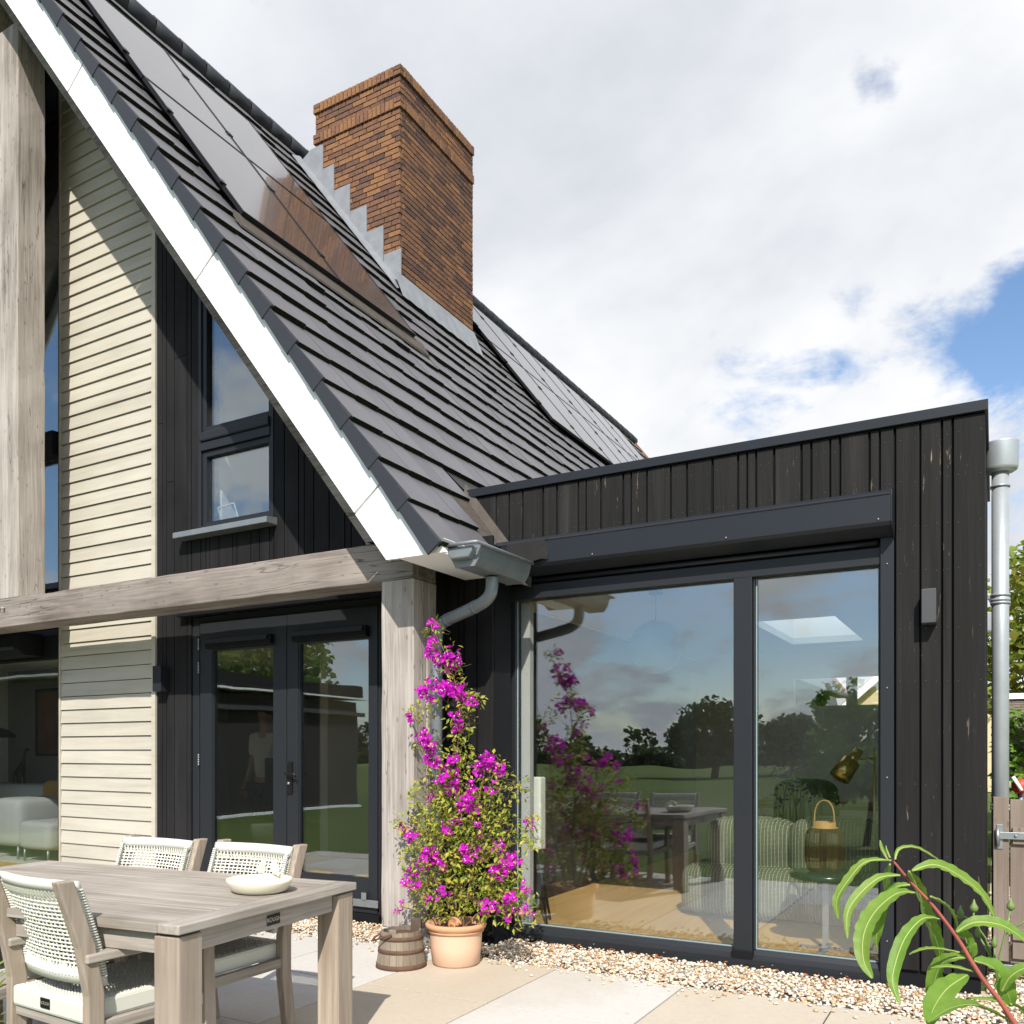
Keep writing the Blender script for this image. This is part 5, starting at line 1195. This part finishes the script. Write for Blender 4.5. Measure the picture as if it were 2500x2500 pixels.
for z0, z1 in ((.0, .030), (.098, .122), (.176, .202)):
    part('hoop', MB().lathe([(brad(z0) + .0005, z0), (brad(z0) + .004, z0 + .001), (brad(z1) + .004, z1 - .001), (brad(z1) + .0005, z1)], (BX, BY, 0), 44), m_rust, bk)
part('lug', MB().box(-.034, .034, -.02, .02, H - .06, H + .062, T=Matrix.Translation((BX + .045, BY + .10, 0)) @ Matrix.Rotation(R(20), 4, 'Z')), plain('dark_old_wood', (.085, .06, .042), .9, var=.4, scale=30), bk, bev=.006)
part('lug', MB().box(-.026, .026, -.010, .010, H - .05, H + .025, T=Matrix.Translation((BX + .02, BY - .118, 0)) @ Matrix.Rotation(R(10), 4, 'Z')), m_bw, bk, bev=.010)
part('handle', MB().tube(smooth([(BX + .03, BY - .14, H - .002), (BX + .0, BY - .16, H - .012), (BX - .06, BY - .165, H - .035), (BX - .125, BY - .13, H - .055), (BX - .165, BY - .07, H - .06), (BX - .155, BY - .03, H - .04), (BX - .13, BY + .02, H - .02)], 4), .006, 8), m_rust, bk)

# ================================================================== PEACH BRANCH IN THE FOREGROUND
def peach_mat():
    m = Mat('peach_leaf'); n = m.noise(60, 3, .6); b = m.noise(9, 2, .5)
    c = m.mix(n, (.11, .23, .025), (.22, .38, .06)); c = m.mix(m.ramp(b, [(.45, (0, 0, 0)), (.7, (.8, .8, .8))]), c, (.24, .34, .06))
    sp_ = m.noise(130, 4, .7, off=(2, 5, 1)); c = m.mix(m.ramp(sp_, [(.68, (0, 0, 0)), (.73, (.8, .8, .8))]), c, (.16, .10, .03)); return m.finish(c, .5, 0, .35, bump=n, bd=.002, bs=.5, trans=.42)
m_peach = peach_mat(); m_peach_stem = plain('red_green_stem', (.34, .085, .065), .5, var=.25, scale=25)
STEM = [[-0.105, 1.088, 1.225], [-0.086, 1.094, 1.2], [-0.066, 1.1, 1.177], [-0.05, 1.105, 1.155], [-0.035, 1.109, 1.132], [-0.024, 1.11, 1.112], [-0.011, 1.113, 1.09], [0.005, 1.117, 1.068], [0.019, 1.121, 1.044]]
LV = [
([[-0.104, 1.07, 1.226], [-0.129, 1.056, 1.224], [-0.146, 1.047, 1.204], [-0.158, 1.04, 1.181], [-0.157, 1.04, 1.159]], 0.0138),
([[-0.095, 1.075, 1.209], [-0.115, 1.055, 1.207], [-0.134, 1.036, 1.189], [-0.144, 1.022, 1.169], [-0.143, 1.014, 1.143]], 0.013),
([[-0.08, 1.083, 1.189], [-0.097, 1.06, 1.19], [-0.116, 1.036, 1.173], [-0.126, 1.016, 1.15], [-0.125, 1.003, 1.124], [-0.115, 0.995, 1.107]], 0.0236),
([[-0.085, 1.081, 1.198], [-0.101, 1.08, 1.193], [-0.114, 1.082, 1.17], [-0.121, 1.086, 1.137], [-0.122, 1.094, 1.116]], 0.0158),
([[-0.056, 1.097, 1.159], [-0.072, 1.076, 1.161], [-0.088, 1.056, 1.142], [-0.097, 1.039, 1.114], [-0.098, 1.028, 1.095], [-0.09, 1.02, 1.076]], 0.0177),
([[-0.1, 1.072, 1.227], [-0.096, 1.083, 1.238], [-0.081, 1.1, 1.239], [-0.064, 1.118, 1.228], [-0.051, 1.134, 1.216]], 0.0071),
([[-0.083, 1.082, 1.214], [-0.061, 1.094, 1.221], [-0.038, 1.107, 1.21], [-0.014, 1.12, 1.188], [0.0, 1.129, 1.159]], 0.0169),
([[-0.086, 1.08, 1.214], [-0.079, 1.101, 1.192], [-0.07, 1.123, 1.156], [-0.061, 1.146, 1.122], [-0.058, 1.165, 1.096]], 0.0236),
([[-0.065, 1.092, 1.185], [-0.05, 1.108, 1.174], [-0.042, 1.12, 1.159], [-0.038, 1.13, 1.14]], 0.013),
([[-0.039, 1.106, 1.144], [-0.021, 1.111, 1.156], [0.003, 1.118, 1.155], [0.021, 1.123, 1.145], [0.041, 1.128, 1.127]], 0.0177),
([[-0.034, 1.109, 1.148], [-0.03, 1.123, 1.134], [-0.025, 1.137, 1.114], [-0.021, 1.151, 1.094]], 0.0197),
([[-0.036, 1.108, 1.121], [-0.056, 1.086, 1.127], [-0.07, 1.066, 1.129], [-0.083, 1.047, 1.126]], 0.0071),
([[-0.029, 1.112, 1.115], [-0.048, 1.113, 1.11], [-0.059, 1.118, 1.094], [-0.065, 1.126, 1.064], [-0.066, 1.137, 1.041]], 0.0217),
([[-0.022, 1.116, 1.099], [-0.044, 1.092, 1.107], [-0.063, 1.07, 1.108]], 0.0071),
([[-0.028, 1.113, 1.095], [-0.047, 1.079, 1.085], [-0.059, 1.049, 1.069], [-0.062, 1.025, 1.055]], 0.0295),
([[0.011, 1.135, 1.045], [-0.018, 1.084, 1.069], [-0.042, 1.036, 1.075], [-0.061, 0.991, 1.069]], 0.0217),
([[-0.021, 1.117, 1.111], [-0.002, 1.135, 1.101], [0.01, 1.149, 1.076], [0.017, 1.161, 1.053]], 0.0295),
([[0.006, 1.132, 1.076], [0.015, 1.129, 1.095], [0.03, 1.13, 1.106], [0.044, 1.13, 1.101]], 0.0158),
([[0.015, 1.137, 1.062], [0.029, 1.162, 1.05], [0.04, 1.185, 1.024]], 0.0197),
([[0.013, 1.136, 1.059], [-0.002, 1.144, 1.062], [-0.03, 1.146, 1.06]], 0.0087),
([[-0.107, 1.068, 1.226], [-0.113, 1.065, 1.239], [-0.115, 1.064, 1.249]], 0.0051),
([[-0.105, 1.069, 1.229], [-0.108, 1.068, 1.237], [-0.109, 1.067, 1.243]], 0.0032),
([[-0.105, 1.069, 1.222], [-0.11, 1.086, 1.205], [-0.112, 1.104, 1.187], [-0.111, 1.124, 1.176]], 0.0091)]
tree_p = thing('peach_sapling', 'young peach branch with long drooping green leaves and red stem in the right foreground', 'plant', (.12, 1.16, 0))
full = [Vector(p) for p in STEM] + [Vector((.045, 1.13, 1.0)), Vector((.085, 1.14, .9)), Vector((.11, 1.15, .7)), Vector((.12, 1.16, .3)), Vector((.12, 1.16, -.05))]
q = smooth(full, 4); part('stem', MB().tube(q, [.0013 + .0018 * min(1, i / len(q) * 1.6) for i in range(len(q))], 10), m_peach_stem, tree_p)
def long_leaf(pts, w, k):
    """arched lance leaf: a folded, wavy blade along the midrib, with a raised pale rib"""
    c = smooth(pts, 7); n = len(c); vs, fs = [], []
    toC = None
    for i, p in enumerate(c):
        t = i / (n - 1); d = (c[min(i + 1, n - 1)] - c[max(i - 1, 0)]).normalized()
        view = (Vector((-.02, 0, 1.35)) - p).normalized(); up = (Vector((0, 0, 1)) * .75 + view * .55 + Vector((math.sin(k * 2.3), math.cos(k * 1.7), 0)) * .25)
        sd_ = d.cross(up).normalized(); nn = sd_.cross(d).normalized()
        hw = w * .52 * (math.sin(math.pi * min(1, t * .96 + .02)) ** .75) * (1 - .25 * t) * 1.12
        wv = hw * .16 * math.sin(i * 1.9 + k)
        vs += [p + sd_ * hw + nn * (hw * .30 + wv), p + sd_ * hw * .5 + nn * (hw * .13), p, p - sd_ * hw * .5 + nn * (hw * .13), p - sd_ * hw + nn * (hw * .30 - wv * .7)]
    for i in range(n - 1):
        for j in range(4): a = i * 5 + j; fs.append((a, a + 1, a + 6, a + 5))
    mb = MB().add(vs, fs, 0, True); mb.tube([p - Vector((0, 0, .0004)) for p in c], [.0011 * (1 - .8 * i / n) + .0002 for i in range(n)], 5, 1); return mb
m_rib = plain('pale_leaf_rib', (.30, .36, .10), .5)
for k_, (pts, w) in enumerate(LV): part('leaf', long_leaf(pts, w * .88, k_), [m_peach, m_rib], tree_p)
for base, top in (((-.0, 1.113, 1.07), (.02, 1.135, 1.045)),):
    pass
wf_ = thing('sow_thistle', 'thin stems with small green buds standing behind the peach branch', 'plant', (.0, 1.17, 0))
m_bud = plain('green_bud', (.15, .22, .06), .6, var=.3, scale=60)
for pts, bd_ in (([(.02, 1.17, 1.0), (.004, 1.172, 1.106), (.010, 1.175, 1.134), (.016, 1.179, 1.165)], 1), ([(.02, 1.17, 1.0), (-.004, 1.167, 1.106), (-.018, 1.159, 1.134)], .7), ([(-.004, 1.167, 1.106), (-.010, 1.16, 1.13), (-.023, 1.157, 1.150), (-.022, 1.158, 1.163)], 1), ([(-.023, 1.157, 1.150), (-.036, 1.15, 1.156)], .8), ([(.0, 1.168, 1.09), (-.001, 1.169, 1.121)], .7), ([(.010, 1.175, 1.134), (.03, 1.18, 1.15), (.045, 1.18, 1.152)], .9)):
    part('flower_stem', MB().tube(pts, .0011, 6), m_bud, wf_)
    e = Vector(pts[-1]); part('bud', MB().lathe([(.0006, -.004), (.0042 * bd_, -.001), (.0046 * bd_, .003), (.0016, .008), (.0006, .012)], tuple(e), 10), m_bud, wf_)
part('flower_stem', MB().tube([(.02, 1.17, 1.0), (.03, 1.18, .5), (.03, 1.18, -.03)], .002, 6), m_bud, wf_)
# low yellow-green border plant at the left picture edge
lp = thing('spurge', 'low yellow green border plant at the lower left picture edge', 'plant', (-2.2, 1.27, -.03)); lm = MB(); ls_ = MB()
for i in range(26):
    b = Vector((random.uniform(-2.40, -2.245), random.uniform(1.20, 1.34), -.03)); hgt = random.uniform(.45, .86); e = b + Vector((random.uniform(-.05, .03), random.uniform(-.04, .04), hgt)); ls_.tube([b, b.lerp(e, .5) + Vector((.01, 0, 0)), e], .002, 4)
    for j in range(26):
        t = random.uniform(.35, 1); p = b.lerp(e, t); a = random.uniform(0, 6.3); lm.leaf(p, Vector((math.cos(a), math.sin(a), random.uniform(.1, .6))) * random.uniform(.018, .034), .0045, (0, 0, 1))
part('stems', ls_, m_bud, lp); part('foliage', lm, leaf('spurge_leaf', [(.3, (.16, .24, .04)), (.7, (.42, .40, .09))], 25), lp, kind='stuff')

# ================================================================== GATE, RIGHT SIDE
gt = thing('garden_gate', 'weathered grey brown wooden gate with steel strap hinge beside the black wall', 'gate', (.1, 6.06, 0))
GD = Vector((.8721, .4894, 0)).normalized(); GD = Vector((1.0, .06, 0)).normalized(); GN = Vector((-GD.y, GD.x, 0))
g0 = Vector((-.012, 5.93, 0))
def gb(s0, s1, z0, z1, d0, d1, mat, name='board', bev=.003, lab=None):
    vs = [g0 + GD * s + GN * d + Vector((0, 0, z_)) for z_ in (z0, z1) for d in (d0, d1) for s in (s0, s1)]
    return part(name, MB().add(vs, [(0, 2, 3, 1), (4, 5, 7, 6), (0, 1, 5, 4), (2, 6, 7, 3), (0, 4, 6, 2), (1, 3, 7, 5)]), mat, gt, bev=bev, label=lab)
gb(0, .081, .10, 1.078, -.02, .045, m_gatew, 'gate_post')
for i in range(6): gb(.09 + i * .135, .09 + i * .135 + .128, .09, 1.07 - random.uniform(0, .006), 0, .022, m_gatew, 'plank')
gb(.10, .9, .80, .90, -.022, -.001, m_gatew, 'rail'); gb(.10, .9, .12, .215, -.022, -.001, m_gatew, 'rail')
gb(.10, .9, .23, .30, -.018, -.001, m_gatew, 'brace')
gb(.018, .05, .77, .915, -.026, -.0205, m_steel, 'hinge_plate', .001); gb(.02, .42, .83, .872, -.040, -.027, m_steel, 'strap', .002); gb(.02, .42, .05, .085, -.040, -.0235, m_steel, 'strap', .002)
part('hinge_pin', MB().tube([g0 + GD * .022 + GN * -.035 + Vector((0, 0, .79)), g0 + GD * .022 + GN * -.035 + Vector((0, 0, .89))], .012, 10), m_steel, gt)
part('bolt', MB().ball(g0 + GD * .115 + GN * -.042 + Vector((0, 0, .851)), .009, 8, 6), m_steel, gt)
rt = thing('hose_reel', 'small red disc with a pale handle just above the gate', 'reel', (.19, 7.2, 1.0))
part('disc', MB().tube([(.155, 7.20, 1.10), (.16, 7.24, 1.10)], .055, 20), plain('red_plastic', (.50, .045, .02), .5), rt); part('handle', MB().tube([(.11, 7.18, 1.17), (.165, 7.18, 1.07)], .014, 8), m_white, rt)
part('stand', MB().tube([(.16, 7.25, 1.1), (.16, 7.25, -.03)], .02, 8), m_steel, rt)
def foliage(n, fn, smin, smax, ratio=.5):
    mb = MB()
    for _ in range(n):
        p = fn(); s = random.uniform(smin, smax); d = (rvec() + Vector((0, 0, -.2))).normalized() * s
        mb.leaf(p, d, s * ratio, (rvec() + Vector((0, -.2, 1.1))).normalized(), .3)
    return mb
iv = thing('ivy_hedge', 'dense green ivy covered fence behind the gate', 'hedge', (1.4, 10.2, 0))
def ivp():
    x, z_ = random.uniform(.0, 3.2), random.uniform(0, 1.74); return Vector((x, 10.1 + .12 * math.sin(x * 7 + z_ * 5) - random.random() ** 2 * .18 + .04 * math.sin(z_ * 17), z_ + .06 * math.sin(x * 9)))
part('fence_panel', bx(-.0, 3.3, 10.2, 10.25, -.03, 1.66), m_gatew, iv); part('leaves', foliage(7000, ivp, .05, .10, .5), m_leaf_ivy, iv, kind='stuff')
def tree(name, label, cat, x, y, h, crown, n, s0, s1, mat, trunk_r=.12, group=None, base=0.0, limbs=7, cl=None, shape=1.0):
    t = thing(name, label, cat, (x, y, base), 0, group); tm = MB()
    tm.tube([(x, y, base - .1), (x + .02 * h, y, base + h * .3), (x, y + .01 * h, base + h * .62), (x + .01 * h, y, base + h * .9)], [trunk_r, trunk_r * .75, trunk_r * .4, trunk_r * .1], 8)
    cs_ = []
    for i in range(cl or 16):
        a = random.uniform(0, 6.28); rr = crown * math.sqrt(random.random()) * .8; zz = base + h * random.uniform(.34, .93); k_ = 1 - max(0, (zz - base) / h - .55) * 1.5 * shape
        c_ = Vector((x + math.cos(a) * rr * k_, y + math.sin(a) * rr * k_, zz)); cs_.append((c_, crown * random.uniform(.22, .42)))
        if i < limbs: st_ = Vector((x + .01 * h, y, base + h * random.uniform(.25, .6))); tm.tube([st_, st_.lerp(c_, .5) + Vector((0, 0, .03 * h)), c_], [trunk_r * .35, trunk_r * .2, trunk_r * .06], 5)
    def f():
        c_, r_ = random.choice(cs_); v = rvec(); v = v.normalized() * (v.length ** .5); return c_ + Vector((v.x * r_, v.y * r_, v.z * r_ * .75))
    part('trunk', tm, m_bark, t); part('crown', foliage(n, f, s0, s1), mat, t, kind='stuff'); return t
tree('maple_tree', 'yellow green maple tree with browning leaves behind the zinc pipe', 'tree', 1.55, 16.5, 5.3, 2.2, 11000, .10, .20, m_leaf_tree, .10, cl=40)
tree('maple_tree', 'dark green tree low behind the shed roof on the right', 'tree', 3.0, 24, 3.6, 2.2, 4000, .12, .22, m_leaf_ivy, .12)
shd = thing('garden_shed', 'low shed with pale flat roof edge showing above the ivy', 'shed', (1.8, 13.0, 0))
part('shed_wall', bx(.12, 4.0, 12.4, 14.5, 0, 2.0), m_gatew, shd); part('roof_edge', bx(.05, 4.1, 12.3, 14.6, 2.0, 2.07), m_white, shd)
for i in range(8): part('shed_board', bx(.06, 4.05, 12.33, 12.395, 1.75 + i * .03 - .0, 1.775 + i * .03), m_gatew, shd)
# neighbour house glimpsed through the strip window
nb = thing('neighbour_house', 'cream rendered house with orange tiled gable roof seen through the rear strip window', 'house', (-4.2, 34, 0))
m_render = plain('cream_render', (.62, .50, .30), .9); m_otile = plain('orange_roof_tile', (.40, .15, .08), .85, var=.3, scale=3)
part('wall', MB().prism([(-5.0, 0), (.5, 0), (.5, 2.6), (-2.2, 5.2), (-5.0, 2.6)], 'Y', 33, 41), m_render, nb)
part('roof', MB().prism([(-2.2, 5.25), (.8, 2.4), (.8, 2.6), (-2.2, 5.45), (-5.3, 2.6), (-5.3, 2.4)], 'Y', 32.7, 41.3), m_otile, nb)
part('bargeboard', MB().prism([(-2.2, 5.1), (.8, 2.25), (.8, 2.55), (-2.2, 5.42), (-5.3, 2.55), (-5.3, 2.25)], 'Y', 32.6, 32.695), m_white, nb)
nb2 = thing('neighbour_house', 'grey roofed brick house with a chimney behind the garden', 'house', (-12, 48, 0))
part('wall', bx(-15, -8, 46, 53, 0, 2.4), m_bricks[0], nb2); part('roof', MB().prism([(45.6, 2.3), (49.5, 5.0), (53.4, 2.3)], 'X', -15.3, -7.7), m_tile, nb2); part('chimney', bx(-9, -8.4, 49, 49.6, 4, 6), m_bricks[1], nb2)
for i, (x, y) in enumerate(((-4.3, 20), (-5.6, 24))): tree('garden_tree', ('small bright green garden tree behind the house, near one', 'small bright green garden tree behind the house, far one')[i], 'tree', x, y, 3.2, 1.5, 2200, .1, .2, m_leaf_ivy, .08)

# ================================================================== BEHIND THE CAMERA (seen mirrored in the glass)
sd2 = thing('outbuilding', 'long dark flat roofed outbuilding mirrored in the double doors', 'outbuilding', (-16, -4, 0))
part('wall', bx(-18, -14.0, -6.2, 1.6, -.03, 2.6), plain('brown_stained_wall', (.016, .015, .013), .9), sd2); part('roof_edge', bx(-18.2, -13.8, -6.4, 1.8, 2.66, 2.70), m_white, sd2); part('roof', bx(-18.1, -13.9, -6.3, 1.7, 2.721, 3.0), m_anth_dk, sd2); part('base_strip', bx(-14.0, -13.9, -6.2, 1.6, -.03, .02), m_white, sd2)
part('fascia', bx(-13.95, -13.86, -6.3, 1.7, 2.25, 2.35), m_darkint, sd2)
pch = tree('peach_tree', 'leafy young peach tree mirrored in the right pane', 'tree', -1.62, -2.4, 2.3, 1.05, 9000, .05, .095, m_leaf_ivy, .05, cl=34, shape=.4)
vb = thing('verbena', 'tall airy purple verbena mirrored in the wide pane', 'plant', (-3.6, .6, -.03)); vm_, vf = MB(), MB()
for i in range(42):
    x, y = random.uniform(-2.75, -2.05), random.uniform(-1.5, -.5); hgt = random.uniform(.7, 1.25); vm_.tube([(x, y, -.03), (x + random.uniform(-.05, .05), y, hgt * .6), (x + random.uniform(-.1, .1), y, hgt)], .003, 4)
    for q_ in range(3): vf.ball((x + random.uniform(-.12, .12), y + random.uniform(-.05, .05), hgt + random.uniform(-.1, .03)), (.022, .022, .012), 6, 4)
    for q_ in range(8): vf.leaf((x, y, random.uniform(.05, .5)), rvec() * .08, .015, (0, 0, 1), .3, 1)
part('stems', vm_, m_bud, vb); part('flowers', vf, [plain('purple_flower', (.12, .05, .16), .9), m_leaf_ivy], vb, kind='stuff')
tree('field_tree', 'broad dark tree standing alone nearest in the mirrored field', 'tree', -13.4, -36, 3.9, 2.7, 7000, .2, .36, m_leaf_far, .22, cl=34)
tree('field_tree', 'smaller loose tree beside the broad tree in the mirrored field', 'tree', -9.6, -37, 3.2, 1.9, 4000, .2, .34, m_leaf_far, .15, cl=22)
def tlp():
    c_, r_ = random.choice(TLC); v = rvec(); v = v.normalized() * (v.length ** .5); return c_ + Vector((v.x * r_, v.y * r_, v.z * r_ * .85))
TLC = []
for i in range(90):
    x = random.uniform(-120, 25); h = 2.6 + 1.1 * math.sin(x * .31) + .9 * math.sin(x * .83 + 1); r_ = random.uniform(1.2, 2.6); TLC.append((Vector((x, -84 + random.uniform(-3, 3), max(r_ * .7, h + random.uniform(-1.6, .5)))), r_))
tl = part('tree_line', foliage(16000, tlp, .4, .8), m_leaf_far, kind='stuff'); tag(tl, 'far belt of trees beyond the mirrored meadow', 'trees')
def hdp():
    x = random.uniform(-110, 30); return Vector((x, -70 + random.uniform(-1.5, 1.5) + .08 * x * 0, random.uniform(0, 1.3) + .2 * math.sin(x)))
hg = part('field_hedge', foliage(9000, hdp, .5, 1.0), m_leaf_far, kind='stuff'); tag(hg, 'long low hedge along the far side of the mirrored field', 'hedge')
def wdp():
    x = random.uniform(-75, -24); y = -2 + (x + 24) * .9 + random.uniform(-6, 6); h = 9 + 2.2 * math.sin(x * 1.3) + 1.5 * math.sin(x * 3.1); return Vector((x - 6, y - 16, h * (1 - random.random() ** 1.6)))
wd = part('woodland', foliage(30000, wdp, .25, .55), leaf('woodland_leaf', [(.3, (.06, .11, .02)), (.6, (.12, .19, .04)), (.8, (.17, .22, .06))], .5, .5), kind='stuff'); tag(wd, 'dense green woodland edge mirrored in the double doors', 'woodland')
print('objects', len(bpy.data.objects), 'tris~', sum(len(o.data.polygons) for o in COL.objects if o.type == 'MESH') * 2)
